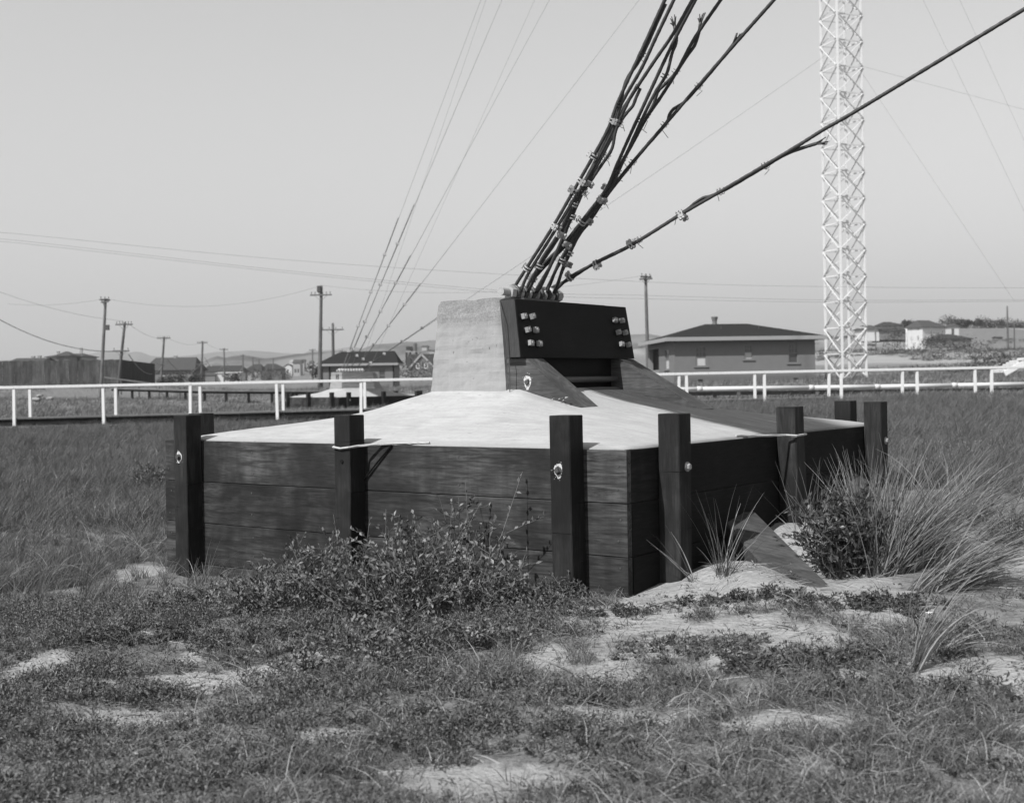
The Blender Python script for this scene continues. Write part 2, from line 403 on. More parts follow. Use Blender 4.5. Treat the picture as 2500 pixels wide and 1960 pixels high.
at_ = me.attributes.new('veg', 'FLOAT', 'POINT')
at_.data.foreach_set('value', veg_np(GX.ravel(), GY.ravel()).astype(np.float32))
me.polygons.foreach_set('use_smooth', [True]*len(me.polygons)); me.update()
tag(link('ground', me, M['ground']), kind='structure')

# ------------------------------------------------------------------ far hills
def hill(name, ridge, Y, depth, mat, base=-5, seed=0, rough=.06):
    # ridge: list of (px, py) of the skyline at depth Y; a rounded ridge with real depth behind and before it
    xs_ = [p[0] for p in ridge]; n = 90; mb = MB(); rows = 9
    pts = []
    for j in range(rows):
        t = j/(rows-1)*2-1                       # -1 front foot .. 1 back foot
        for i in range(n+1):
            px = xs_[0] + (xs_[-1]-xs_[0])*i/n
            py = np.interp(px, xs_, [p[1] for p in ridge])
            top = at(px, py, Y); y = Y + t*depth
            prof = math.cos(t*math.pi/2)**1.3 if abs(t) < 1 else 0
            x = top.x * (y/Y if t < 0 else 1)
            nz = mnoise.noise(Vector((x*.012+seed, y*.012, 0)))*rough*top.z*(.35 if t == 0 else 1)
            pts.append((x, y, base + (top.z-base)*prof + nz))
    mb.add(pts, [(j*(n+1)+i, j*(n+1)+i+1, (j+1)*(n+1)+i+1, (j+1)*(n+1)+i) for j in range(rows-1) for i in range(n)])
    return tag(mb.build(name, mat, smooth=True), kind='structure')
k7 = crop(300, 650, 4.27); k6 = crop(40, 650, 4.27); k5 = crop(700, 680, 5.0237); k8 = crop(1560, 650, 4.358); k9 = crop(2000, 700, 4.358)
hill('hill', [k6(-400,990), k6(100,970), k6(500,975), k6(700,930), k6(930,880), k6(1060,878), k6(1170,900), k6(1270,885), k6(1400,935), k6(1600,950), k6(1850,925), k6(2100,890), k7(1100,890), k7(1320,876), k7(1500,890), k7(1650,905), k7(1900,912), k5(200,890), k5(600,870), k5(800,832), k5(930,860), k5(1200,880), k5(2200,900)], 3200, 500, M['hillf'], -30, 1, .01)
hill('hill', [k7(740,1040), k7(850,990), k7(940,940), k7(960,915), k7(985,935), k7(1060,955), k7(1120,935), k7(1280,925), k7(1420,950), k7(1500,960), k7(1650,940), k7(1800,915), k7(1960,905), k5(60,910), k5(400,905), k5(560,890), k5(900,880), k5(1050,810), k5(1300,795), k5(1480,770), k5(1600,780), k5(1800,750), (1110,836), (1300,830), (1500,818), (1590,815), (1640,826), (1800,840), (1950,862), (2100,890), (2200,915)], 900, 190, M['hilln'], -8, 5, .03)

# ------------------------------------------------------------------ the anchorages
def ring_pts(s, n=96):
    x0, x1 = -2.235 + s*(2.235-.50), 2.235 - s*(2.235-.40)
    y0, y1 = -2.235 + s*(2.235-.83), 2.235 - s*(2.235-.85)
    cx, cy, hx, hy = (x0+x1)/2, (y0+y1)/2, (x1-x0)/2, (y1-y0)/2
    e = 2/(46*(1-s)**7 + 3.4 + 30*s**9)
    out = []
    for k in range(n):
        th = 2*math.pi*(k+.5)/n; c_, s_ = math.cos(th), math.sin(th)
        m_ = max(abs(c_), abs(s_)); sq = (c_/m_, s_/m_)
        l = (abs(sq[0])**(2/e)+abs(sq[1])**(2/e))**(e/2)
        out.append((cx + hx*sq[0]/l, cy + hy*sq[1]/l))
    return out
def skirt_z(s): return .905 + .375*(.87*s + .13*s**7)
def nut(mb, p, n, r, h, sides=4, rot=.3):
    n = Vector(n).normalized(); a = Vector((0,0,1)) if abs(n.z) < .8 else Vector((1,0,0)); a = (a - n*a.dot(n)).normalized(); b = n.cross(a)
    poly = [Vector(p) + a*r*math.cos(rot+2*math.pi*k/sides) + b*r*math.sin(rot+2*math.pi*k/sides) for k in range(sides)]
    return mb.prism(poly, n*h)
def daub(p, n, r, seed):                      # a rough dab of white paint round a bolt head, with a few spatters
    rr = random.Random(seed); n = Vector(n).normalized(); a = Vector((0,0,1)); b = n.cross(a)
    mb = MB(); N = 56; o = []; i_ = []
    for k in range(N):
        th = 2*math.pi*k/N; q = a*math.cos(th)*1.25 + b*math.sin(th)*.8
        R_ = r*(.86 + .10*math.sin(3*th+seed) + .14*rr.random()); I_ = r*(.42 + .12*math.sin(2*th+seed*2) + .08*rr.random())
        o.append(Vector(p)+n*.0018+q*R_); i_.append(Vector(p)+n*.002+q*I_)
    mb.add(o+i_, [(k, (k+1) % N, N+(k+1) % N, N+k) for k in range(N) if k % 19 != seed % 7])
    for k in range(10):
        th = rr.uniform(0, 6.283); c_ = Vector(p) + n*.0018 + (a*math.cos(th)*1.2 + b*math.sin(th))*r*rr.uniform(1.0,1.35); w_ = rr.uniform(.001,.003)
        mb.add([c_+a*w_, c_+b*w_, c_-a*w_*1.6, c_-b*w_], [(0,1,2,3)])
    return mb
BH = .3365
def anchorage(loc, rz, label, detail=True):
    root = thing('cable_anchorage', label, 'anchorage', loc, rz, 'concrete cable anchorages')
    rr = random.Random(3)
    # timber box: planks one by one
    for z_i in range(4):
        z1 = .900 - z_i*BH - .0012; z0 = .900 - (z_i+1)*BH + .0012
        for sgn, joints in ((-1, [[-2.255,2.255],[-2.255,-.045,2.255],[-2.255,2.255],[-2.255,-.045,2.255]]), (1, [[-2.255,2.255]]*4)):
            js = joints[z_i]
            for a, b in zip(js[:-1], js[1:]):
                d = rr.uniform(0, .008)
                y0, y1 = (-2.255-d, -2.205) if sgn < 0 else (2.205, 2.255+d)
                mb = MB(); mb.beam((a+.002, (y0+y1)/2, (z0+z1)/2), (b-.002, (y0+y1)/2, (z0+z1)/2), y1-y0, z1-z0 - rr.uniform(0, .003), .003)
                pl = mb.build('plank', M['plank_x'], root)
                if sgn < 0 and detail:
                    for nx_ in ([2.19] if b > 2.2 else []) + ([-2.19] if a < -2.2 else []) + [q for q in (-1.2, .9) if a < q < b]:
                        for nz_ in (.25, .75):
                            mb = MB(); nut(mb, (nx_+rr.uniform(-.02,.02), y0-.0005, z0+(z1-z0)*nz_+rr.uniform(-.02,.02)), (0,-1,0), .007, .003, 7); mb.build('nail', M['iron'], pl)
        for sgn in (-1, 1):
            d = rr.uniform(0, .008)
            x0, x1 = (2.203, 2.252+d) if sgn > 0 else (-2.252-d, -2.203)
            mb = MB(); mb.beam(((x0+x1)/2, -2.2, (z0+z1)/2), ((x0+x1)/2, 2.2, (z0+z1)/2), x1-x0, z1-z0, .003)
            mb.build('plank', M['plank_y_shade'], root)
    # posts: three on each side, standing outside the planks
    pw = .158
    spots = []
    for c_ in (-1.86, -.045, 1.86): spots += [(c_, -2.255-.008-pw/2, 0), (c_, 2.255+.010+pw/2, 0)]
    for c_ in (-1.80, .003, 1.82): spots += [(2.255+.008+pw/2, c_, 1), (-2.255-.010-pw/2, c_, 1)]
    spots = [q for q in spots if not (q[2] == 1 and q[0] < 0 and abs(q[1]) < .5)]
    for i, (px_, py_, ax) in enumerate(spots):
        tx, ty = rr.uniform(-.012,.012), rr.uniform(-.012,.012); top = 1.113 + rr.uniform(-.008,.008)
        if ax == 1 and px_ > 0: ty = .07 if abs(py_) < .5 else ty
        mb = MB(); zs_ = [-.55 + (top-.005+.55)*q/9 for q in range(10)]; prev = (px_+tx, py_+ty)
        for q in range(9):
            t_ = (q+1)/9; nxt = (px_+tx*(1-t_)+(rr.uniform(-.003,.003) if q < 8 else 0), py_+ty*(1-t_)+(rr.uniform(-.003,.003) if q < 8 else 0))
            mb.beam((prev[0], prev[1], zs_[q]), (nxt[0], nxt[1], zs_[q+1]), pw, pw, .005+.002*rr.random(), up=(0,1,0)); prev = nxt

        q = pw/2-.012
        mb.beam((px_, py_, top-.005), (px_, py_, top), pw, pw, .005, up=(0,1,0), w1=pw-.008, h1=pw-.008)
        post = mb.build('post', M['post'], root)
        if ax == 0 and py_ < 0 and abs(px_) > 1 or (ax == 1 and px_ > 0 and abs(py_) > 1):
            n = (0,-1,0) if ax == 0 else (1,0,0)
            f_ = Vector((px_, py_, .772)) + Vector(n)*pw/2 + (Vector((-.01,0,0)) if ax == 0 else Vector((0,.015,0)))
            big = ax == 0
            if big: daub(f_, n, .041, i).build('paint_ring', M['ring'], post)
            mb = MB(); mb.cyl(f_-Vector(n)*.01, f_+Vector(n)*.008, .026 if big else .032, 14); nut(mb, f_, n, .02, .026, 4 if big else 6, .4+i)
            mb.build('bolt', M['iron'] if big else M['rust'], post)
        if ax == 0 and py_ < 0 and abs(px_) < 1:
            f_ = Vector((px_, py_-pw/2, .782)); mb = MB(); nut(mb, f_, (0,-1,0), .014, .006, 8); mb.build('bolt_hole', M['tar'], post)
    # skirt
    mb = MB(); N = 96; rows = 26; vs_ = []
    lip = ring_pts(0, N)
    vs_ += [(x, y, .84) for x, y in lip]
    for j in range(rows):
        s_ = j/(rows-1)
        for x, y in ring_pts(s_, N):
            vs_.append((x, y, skirt_z(s_) + (.010*mnoise.noise(Vector((x*1.6, y*1.6, 2))) + .004*mnoise.noise(Vector((x*6, y*6, 5))))*min(1, .3+3*s_)))
    fs = [(j*N+k, j*N+(k+1) % N, (j+1)*N+(k+1) % N, (j+1)*N+k) for j in range(rows) for k in range(N)]
    fs.append(tuple(range(rows*N, (rows+1)*N)))
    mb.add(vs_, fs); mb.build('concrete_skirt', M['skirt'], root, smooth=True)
    # pedestal, cast in lifts, slightly uneven
    if detail: bot, top, zt = (-.535,.285,-.862,.878), (-.475,.185,-.80,.86), 2.03
    else: bot, top, zt = (-.62,.40,-.90,.90), (-.55,.34,-.84,.86), 2.0
    mb = MB(); nz, ns = 22, 20; rings = []
    for j in range(nz+1):
        t = j/nz; x0, x1, y0, y1 = [b*(1-t)+q*t for b, q in zip(bot, top)]; z = 1.2*(1-t) + zt*t
        per = []
        for k in range(ns): per.append((x0+(x1-x0)*k/ns, y0))
        for k in range(ns): per.append((x1, y0+(y1-y0)*k/ns))
        for k in range(ns): per.append((x1-(x1-x0)*k/ns, y1))
        for k in range(ns): per.append((x0, y1-(y1-y0)*k/ns))
        cx_, cy_ = (x0+x1)/2, (y0+y1)/2
        for x, y in per:
            d = .010*mnoise.noise(Vector((x*4, y*4, z*14))) + .006*mnoise.noise(Vector((x*17, y*17, z*17)))
            corner = min(abs(x-x0), abs(x-x1)) + min(abs(y-y0), abs(y-y1))
            d -= .012*math.exp(-corner*corner/.0006)*(1+mnoise.noise(Vector((1, 2, z*9))))
            v_ = Vector((x-cx_, y-cy_)); v_ = v_.normalized()*d
            zz = z - (.025*max(0, mnoise.noise(Vector((x*5, y*5, 3))))+ (.018 if (corner < .03) else 0))*(1 if j == nz else 0)
            rings.append((x+v_.x, y+v_.y, zz))
    n4 = 4*ns
    fs = [(j*n4+k, j*n4+(k+1) % n4, (j+1)*n4+(k+1) % n4, (j+1)*n4+k) for j in range(nz) for k in range(n4)]
    mb.add(rings, fs + [tuple(range(nz*n4, (nz+1)*n4))]); mb.build('pedestal', M['pedestal'], root)
    if detail:
        # bolted facing on the shaded side
        mb = MB()
        mb.hexa([(.29,-.862,1.535),(.437,-.862,1.535),(.437,.895,1.535),(.29,.895,1.535),(.20,-.805,2.010),(.345,-.805,2.010),(.345,.905,2.010),(.20,.905,2.010)])
        panel = mb.build('facing_panel', M['tar'], root)
        mb = MB(); mb.hexa([(.275,-.868,1.537),(.432,-.868,1.537),(.432,-.8622,1.537),(.275,-.8622,1.537),(.19,-.811,2.006),(.340,-.811,2.006),(.340,-.8052,2.006),(.19,-.8052,2.006)])
        mb.build('end_plate', M['side'], panel)
        xf = lambda z: .437 - (.092)*(z-1.535)/.475
        for y_, z_ in [(-.75,1.867),(-.632,1.870),(-.73,1.758),(-.619,1.757),(-.72,1.648),(-.602,1.645),(.648,1.877),(.765,1.877),(.667,1.769),(.783,1.768),(.688,1.661),(.80,1.658)]:
            b_ = Vector((xf(z_), y_, z_)); n = Vector((1, 0, .19)).normalized(); mb = MB()
            mb.cyl(b_ - n*.01, b_ + n*.006, .038, 14); mb.build('washer', M['tar'], panel)
            mb = MB(); nut(mb, b_ + n*.006, n, .031, .030, 4, .785 + rr.uniform(-.25, .25)); mb.cyl(b_, b_+n*.046, .013, 8); mb.build('nut', M['rust'], panel)
        mb = MB(); mb.box(.20, .345, -.60, .91, 1.19, 1.5345); mb.build('lower_plate', M['tar'], root)
        mb = MB(); mb.cyl((.395,-.56,1.352), (.395,.80,1.352), .026, 14); mb.build('rod', M['iron'], root)
        for y0, y1, xt in ((-.805,-.545,.97), (.635,.89,1.25)):
            mb = MB(); z_t = 1.533; z_b = skirt_z((2.235-xt)/1.835) - .006
            prof = [(.24,1.15), (.24,z_t), (.425,z_t), (xt,z_b), (xt-.05,1.05), (.5,1.05)]
            a = [(x, y0, z) for x, z in prof]; mb.prism(a, (0, y1-y0, 0))
            fin = mb.build('buttress', M['fin'], root)
            bm = bmesh.new(); bm.from_mesh(fin.data); bmesh.ops.bevel(bm, geom=list(bm.edges), offset=.008, segments=2, affect='EDGES'); bm.to_mesh(fin.data); bm.free()
            if y0 < 0:
                daub((.455, y0, 1.335), (0,-1,0), .048, 5).build('paint_ring', M['ring'], fin)
                mb = MB(); nut(mb, (.455, y0, 1.335), (0,-1,0), .02, .02, 6); mb.build('bolt', M['iron'], fin)
        # bits of mortar and a lump left on the skirt
        mb = MB()
        for k in range(7):
            q = (.80+rr.uniform(-.12,.09), -.845+rr.uniform(-.02,.01), 1.185+rr.uniform(-.005,.03)); sz = rr.uniform(.008,.02)
            mb.add([(q[0]+rr.uniform(-1,1)*sz, q[1]+rr.uniform(-1,1)*sz, q[2]+rr.uniform(-1,1)*sz*.7) for _ in range(6)], [(0,1,2),(0,2,3),(0,3,4),(0,4,1),(5,2,1),(5,3,2),(5,4,3),(5,1,4)])
        mb.build('mortar_crumbs', M['stone'], root)['kind'] = 'stuff'
        # pin with nuts and thimbles
        zp, xp = 2.107, -.03
        mb = MB(); mb.cyl((xp,-.50,zp), (xp,.40,zp), .034, 16); pin = mb.build('anchor_pin', M['galv'], root, smooth=False)
        for y_, sd_ in ((-.40,1), (.30,1)):
            mb = MB(); nut(mb, (xp, y_, zp), (0,1,0), .062, .06, 6, .2); mb.build('hex_nut', M['galv'], pin)
        for k in range(11):
            y_ = -.315 + k*.058; mb = MB()
            mb.tube([(xp+.056*math.cos(t_), y_, zp+.056*math.sin(t_)) for t_ in [2*math.pi*q/18 for q in range(19)]], .017, 8, False); mb.build('thimble', M['galv'] if k % 2 else M['iron'], pin)
        mb = MB(); mb.box(xp-.10, xp+.10, -.30, .20, 1.985, 2.056); mb.build('saddle_plate', M['iron'], root)
        # raking shores of the shaded side
        for y_, x1_, y1_, z0_, z1_ in ((-.66, 3.26, -1.70, .28, -.09), (1.42, 3.2, .70, .40, .12)):
            mb = MB(); mb.beam((2.20, y_, z0_), (x1_, y1_, z1_), .30, .17, .012); mb.build('raking_shore', M['fin'], root)
    else:
        # flared concrete web behind the far pedestal
        prof = [(.80,1.02), (.80,1.99), (.98,1.97), (1.08,1.90), (1.12,1.78)] + [(1.12+.80*(1-math.cos(a_)), 1.78-.66*math.sin(a_)) for a_ in [i*math.pi/2/8 for i in range(1,9)]] + [(2.0,1.0)]
        mb = MB(); mb.prism([(-.5, y, z) for y, z in prof], (.80, 0, 0)); mb.build('flared_web', M['pedestal'], root)
        mb = MB(); mb.cyl((-.2,-.75,2.07), (-.2,.70,2.07), .05, 10); pin = mb.build('anchor_pin', M['galv'], root)
        for k in range(9):
            y_ = -.62+k*.15; mb = MB(); mb.cyl((-.2,y_-.035,2.07), (-.2,y_+.035,2.07), .095, 10); mb.build('thimble', M['ring'] , pin)
        for k, x_ in enumerate((-.05, .09)):
            mb = MB(); mb.box(x_-.03, x_+.03, -.885, -.86, 1.62, 1.9); mb.build('strap', M['iron'], root)
    return root
anch = anchorage((CEN.x, CEN.y, 0), ANG, 'large plank-boxed concrete anchorage with dark bolted panel, filling the foreground')
anch2 = anchorage(C2, ANG2, 'small-looking far anchorage beyond the railing, in front of the low hut', False)

# ropes tied round the middle posts
def rope(path, label, loc):
    pts = []
    for a, b in zip(path[:-1], path[1:]):
        a, b = Vector(a), Vector(b)
        for k in range(8): pts.append(a.lerp(b, k/8))
    pts.append(Vector(path[-1])); mb = MB(); mb.tube(pts, .0085, 10, True, 110)
    o = mb.build('rope', M['ropem']); o.location = (CEN.x, CEN.y, 0); o.rotation_euler = (0,0,ANG)
    return tag(o, label, 'rope', 'ropes tied round posts')
yf = -2.255-.008-.158-.012
rope([(.62,-2.225,.918),(.42,-2.240,.913),(.20,-2.275,.905),(.06,-2.36,.893),(.03,yf,.884),(-.045,yf-.003,.876),(-.12,yf,.885),(-.15,-2.36,.895),(-.19,-2.26,.915),(-.22,-2.215,.928)], 'pale rope tied round the middle post of the sunlit plank face', None)
xf_ = 2.255+.008+.158+.012
rope([(2.215,-.66,.922),(2.262,-.42,.910),(2.36,-.12,.903),(xf_,-.09,.898),(xf_,.09,.903),(2.36,.10,.912),(2.25,.2,.922)], 'pale rope tied round the middle post of the shaded plank face', None)
mb = MB(); mb.tube([(.30,-2.268,.90),(.17,-2.271,.78),(.03,-2.274,.645)], .007, 6)
o = mb.build('tie_wire', M['tar']); o.location = (CEN.x, CEN.y, 0); o.rotation_euler = (0,0,ANG); tag(o, 'dark wire slanting from the rope down behind the middle sunlit post', 'wire')
mb = MB(); mb.tube([(-.03+.03,-.47,2.06),(.21,-.83,1.99),(.28,-.885,1.85),(.335,-.885,1.5),(.33,-.875,1.3),(.325,-.875,1.2)], .004, 5)
o = mb.build('hanging_wire', M['iron']); o.location = (CEN.x, CEN.y, 0); o.rotation_euler = (0,0,ANG); tag(o, 'thin wire hanging from the anchor pin down the panel corner', 'wire')

# ------------------------------------------------------------------ wire ropes of the near anchorage
r2 = crop(1200, 0, 2.2778)
def smooth_path(pts, step=.02):
    pts = [Vector(p) for p in pts]; out = []
    P = [pts[0]*2-pts[1]] + pts + [pts[-1]*2-pts[-2]]
    for i in range(1, len(P)-2):
        n = max(2, int((P[i+1]-P[i]).length/step))
        for k in range(n):
            t = k/n; a, b, c, d = P[i-1], P[i], P[i+1], P[i+2]
            out.append(.5*((2*b) + (c-a)*t + (2*a-5*b+4*c-d)*t*t + (3*b-a-3*c+d)*t*t*t))
    out.append(pts[-1]); return out
def cpath(crops, y):
    p0 = A2W(0, y)
    return [onplane(*r2(*c), p0, E2) for c in crops]
cables = [
 ('leftmost of the bundle, double at its upper bend', -.315,
  [(118,1615),(150,1560),(205,1475),(345,1255),(440,1090),(500,985),(640,735),(705,565),(850,250),(962,5)],
  [(150,1620),(172,1560),(215,1482),(352,1262),(450,1100),(515,995),(652,742),(700,590),(722,490),(750,420),(800,350),(850,255),(905,130),(955,20)], 10,
  [(200,1500),(352,1252),(455,1055),(480,1000),(557,860),(645,670)]),
 ('second in the bundle, passing behind the first', -.20,
  [(205,1620),(232,1560),(275,1450),(372,1300),(470,1100),(545,980),(660,720),(732,560),(835,380),(910,220),(1012,5)],
  [(175,1620),(205,1555),(262,1465),(365,1310),(460,1110),(535,1010),(600,915),(655,830),(672,750),(690,690),(745,570),(800,470)], 0,
  [(250,1470),(375,1302),(452,1130),(520,1010)]),
 ('third, its tail bound beside it high up', -.085,
  [(245,1625),(270,1600),(346,1437),(400,1312),(425,1240),(485,1072),(560,930),(680,690),(775,540),(900,350),(1010,190),(1115,5)],
  [(225,1625),(250,1585),(335,1440),(395,1300),(432,1210),(500,1060),(580,910),(690,700),(745,620),(772,590),(790,545),(815,490)], 0,
  [(440,1200),(500,1060)]),
 ('fourth, ending in a splayed tail near the top', -.03,
  [(202,1600),(222,1560),(290,1470),(408,1350),(528,1197),(600,1105),(650,1030),(705,900),(822,640),(1000,260),(1132,5)],
  [(180,1610),(205,1570),(280,1485),(402,1362),(520,1210),(592,1115),(655,1035),(715,905),(830,650),(900,510),(960,412),(990,300),(1016,225),(1004,140)], 1,
  [(225,1545),(407,1358),(505,1243),(600,1112)]),
 ('fifth, bowed, ending in a forked tail', .09,
  [(305,1630),(330,1570),(372,1470),(440,1350),(520,1232),(605,1110),(690,960),(772,820),(860,660),(935,550),(1030,400),(1132,210),(1272,5)],
  [(285,1630),(310,1575),(360,1475),(430,1360),(512,1242),(600,1120),(680,960),(760,820),(845,660),(890,575),(912,510),(950,470),(1015,400),(1075,310),(1115,255),(1138,190),(1150,122)], 1,
  [(390,1450),(540,1222),(640,1042)]),
 ('sixth, with a looped frayed tail lying along it', .165,
  [(352,1635),(372,1570),(412,1450),(480,1300),(535,1225),(612,1112),(675,1035),(830,850),(962,697),(1080,560),(1340,262),(1572,0)],
  [(332,1630),(355,1575),(400,1460),(470,1315),(527,1240),(604,1125),(665,1040),(822,845),(955,690),(975,640),(1000,605),(1050,575),(1100,525),(1200,410),(1290,300),(1337,238)], 1,
  [(445,1410),(405,1470)]),
 ('the lone shallow one running out to the right', .245,
  [(325,1640),(345,1625),(432,1545),(575,1465),(775,1365),(1055,1192),(1300,1050),(1660,838),(1850,720),(2050,605),(2938,68)],
  [(322,1600),(350,1585),(425,1550),(575,1455),(775,1355),(1050,1182),(1120,1128),(1165,1100),(1220,1085),(1310,1042),(1500,930),(1600,870),(1670,838),(1740,815),(1802,795)], 1,
  [(430,1545),(575,1463),(775,1363),(1055,1198)]),
]
ordn = 0
for name_, y_, main, tail, fray, clips in cables:
    m_ = cpath(main, y_); t_ = [p + E2*.024 - E1*.008 for p in cpath(tail, y_)]
    m_.append(m_[-1] + (m_[-1]-m_[-2]).normalized()*7)
    root = thing('guy_cable', 'near pedestal cable, ' + name_, 'cable', m_[0], 0, 'near guy cables')
    mp = smooth_path(m_[:-1], .022) + [m_[-1]]
    mb = MB(); mb.tube(mp, .0135, 18, True, 34); mb.build('strand', M['cable'], root, m_[0], True)
    mb = MB(); tp = smooth_path(t_, .022); mb.tube(tp, .0125, 18, True, 34)
    if fray == 1:
        e = tp[-1]; d = (tp[-1]-tp[-4]).normalized(); rr = random.Random(int(e.x*1000))
        for k in range(9):
            v_ = Vector((rr.uniform(-1,1), rr.uniform(-1,1), rr.uniform(-1,1)))*.022
            mb.tube([e-d*.03, e+d*.02+v_*.6, e+d*rr.uniform(.04,.07)+v_*1.3], [.007,.006,.004], 5)
    mb.build('tail', M['cable'], root, m_[0], True)
    # seizing wires
    rr = random.Random(int(y_*1000)+5); mb = MB()
    for k in range(4):
        i = int(len(tp)*(.35+.16*k)); p = tp[min(i, len(tp)-3)]; d = (tp[min(i+2, len(tp)-1)]-p).normalized()
        a = d.orthogonal().normalized(); b = d.cross(a)
        mb.tube([p - E2*.012 + d*q*.004 + (a*math.cos(q)+b*math.sin(q))*.030 for q in range(14)], .0028, 4)
        mb.tube([p, p+Vector((rr.uniform(-.02,.05), 0, -.02)), p+Vector((rr.uniform(-.03,.06), .01, rr.uniform(-.09,-.03)))], .0025, 4)
    tag(mb.build('seizing_wire', M['cable'], root, m_[0]), kind='stuff')
    for ci, cp in enumerate(clips):
        p = onplane(*r2(*cp), A2W(0, y_), E2); j = min(range(1, len(mp)-1), key=lambda i: (mp[i]-p).length)
        p = mp[j] + E2*.010 - E1*.004; d = (mp[j+1]-mp[j-1]).normalized()
        rr = random.Random(ci*31+int(cp[0])); ang = rr.uniform(-.9, .9) + (math.pi if ci % 2 else 0)
        a0 = d.cross(E2).normalized(); a = (Matrix.Rotation(ang, 3, d) @ a0); b = d.cross(a)
        mb = MB(); mb.beam(p + a*.020 - b*.044, p + a*.020 + b*.044, .05, .024, .005, up=a)
        for s_ in (-.013, .013):
            U = [p + a*.055 - b*.030 + d*s_, p - b*.030 + d*s_] + [p - a*(.026*math.sin(q)) - b*(.030*math.cos(q)) + d*s_ for q in [math.pi*i/6 for i in range(1,6)]] + [p + b*.030 + d*s_, p + a*.055 + b*.030 + d*s_]
            mb.tube(U, .0072, 6)
            for t in (-1, 1): nut(mb, p + a*.034 + b*.030*t + d*s_, a, .0145, .015, 6)
        mb.build('rope_clip', M['galv'] if rr.random() < .75 else M['rust'], root, m_[0])

# ------------------------------------------------------------------ boardwalk with white railings
BW0, BWD = Vector((-11.69, 35.75, 0)), Vector((math.cos(R(7)), math.sin(R(7)), 0)); BWN = Vector((-BWD.y, BWD.x, 0))
def bw(k, off=0): return BW0 + BWD*2.44*k + BWN*off
def zr(k): return 1.44 + (1.575-1.44)*k/11.0
def zd(k): return .575 + (.74-.575)*k/8.5
root = thing('boardwalk', 'low weathered plank boardwalk on a dark beam, crossing the whole field', 'boardwalk', bw(-1))
for off in (.02, 1.30):
    for k in range(-4, 13):
        a, b = bw(k, off), bw(k+1, off); mb = MB()
        mb.beam((a.x, a.y, zd(k)-.115), (b.x-.01, b.y, zd(k+1)-.115), .06, .15, .006); mb.build('beam', M['beam'], root, bw(-1))
mb = MB()
for i in range(int(17*2.44/.2)):
    k = -4 + i*.2/2.44; p = bw(k)+BWD*.1; mb.beam((p - BWN*.06) + Vector((0,0,zd(k)-.018)), (p + BWN*1.42) + Vector((0,0,zd(k)-.018 + random.uniform(-.004,.004))), .19, .034)
tag(mb.build('deck_planks', M['deck'], root, bw(-1)), kind='stuff')
for k in np.arange(-1.6, 13, .8):
    p = bw(k, .05); g = ground(p.x, p.y); mb = MB(); mb.beam((p.x, p.y, g-.2), (p.x, p.y, zd(k)-.19), .12, .12, .005); mb.build('stub_post', M['beam'], root, bw(-1))
for nm, off, lab in (('near', -.06, 'white post-and-rail fence on the near edge of the boardwalk'), ('far', 1.22, 'white post-and-rail fence on the far edge of the boardwalk')):
    root = thing('railing', lab, 'railing', bw(-1, off), 0, 'boardwalk railings')
    sh = .0 if nm == 'near' else .045
    for k in range(-3, 14):
        p = bw(k+sh, off + random.uniform(-.01,.01)); mb = MB(); z0 = (zd(k)-.24) if nm == 'near' else zd(k)-.05
        mb.beam((p.x+random.uniform(-.02,.02), p.y, z0), (p.x, p.y, zr(k)-.045), .082, .082, .004, up=(0,1,0)); mb.build('post', M['white'], root, bw(-1, off))
        a, b = bw(k+sh, off), bw(k+1+sh, off); mb = MB(); mb.beam((a.x, a.y, zr(k)), (b.x-.004, b.y, zr(k+1)), .12, .075, .005); mb.build('rail', M['white'], root, bw(-1, off))
# pipe on trestles behind it
root = thing('pipeline', 'long white pipe on short supports behind the right railing', 'pipe', at(1640, 965, 45))
P0 = at(1640, 965, 45)
joints = [1600, 1708, 1981, 2142, 2330, 2520, 2700]
pys = np.interp(joints, [1600, 1700, 2140, 2500, 2700], [952, 949.5, 944, 937.5, 935])
for a, b, ya, yb in zip(joints[:-1], joints[1:], pys[:-1], pys[1:]):
    pa, pb = at(a, ya, 45), at(b, yb, 45); mb = MB(); mb.cyl(pa, pb, .078, 14); mb.build('pipe_length', M['pipe'], root, P0, True)
    mb = MB(); d = (pb-pa).normalized(); mb.cyl(pa-d*.09, pa+d*.09, .095, 14); mb.build('coupling', M['pipe'], root, P0, True)
for px in (1640, 1745, 1803, 1868, 1930, 1946, 1995, 2062, 2080, 2135, 2217, 2303, 2363, 2395, 2478, 2560):
    c = at(px, 952, 45.02); g = ground(c.x, c.y); zt = c.z-.06; mb = MB(); mb.beam((c.x, c.y, g-.15), (c.x, c.y, zt), .12, .1, .004, up=(0,1,0)); mb.build('support', M['beam'] if px % 3 else M['deck'], root, P0)
mb = MB(); a, b = at(1600, 962, 45.3), at(2700, 949, 45.3); mb.beam(a, b, .12, .14); mb.build('sill_beam', M['beam'], root, P0)
# white steps at the far right
root = thing('white_stair', 'white plank stair rising at the right edge behind the railing', 'stair', at(2450, 912, 50)); P0 = at(2450, 912, 50)
for dx, dy in ((0,0), (10,-4)):
    mb = MB(); mb.beam(at(2452+dx, 912+dy, 50+dx*.1), at(2500+dx, 885+dy, 50+dx*.1), .08, .2); mb.build('stringer', M['white'], root, P0)
for i in range(7):
    t = i/6; p = at(2452+48*t, 909-27*t, 50.0); mb = MB(); mb.box(p.x-.16, p.x+.16, 50.04, 51.1, p.z, p.z+.05); mb.build('tread', M['white'], root, P0)
mb = MB(); mb.beam(at(2484, 877, 50), at(2560, 872, 50), .08, .1); mb.build('handrail', M['white'], root, P0)
mb = MB(); mb.beam(at(2486, 900, 50.02), at(2484, 878, 50.02), .08, .08); mb.build('baluster', M['white'], root, P0)

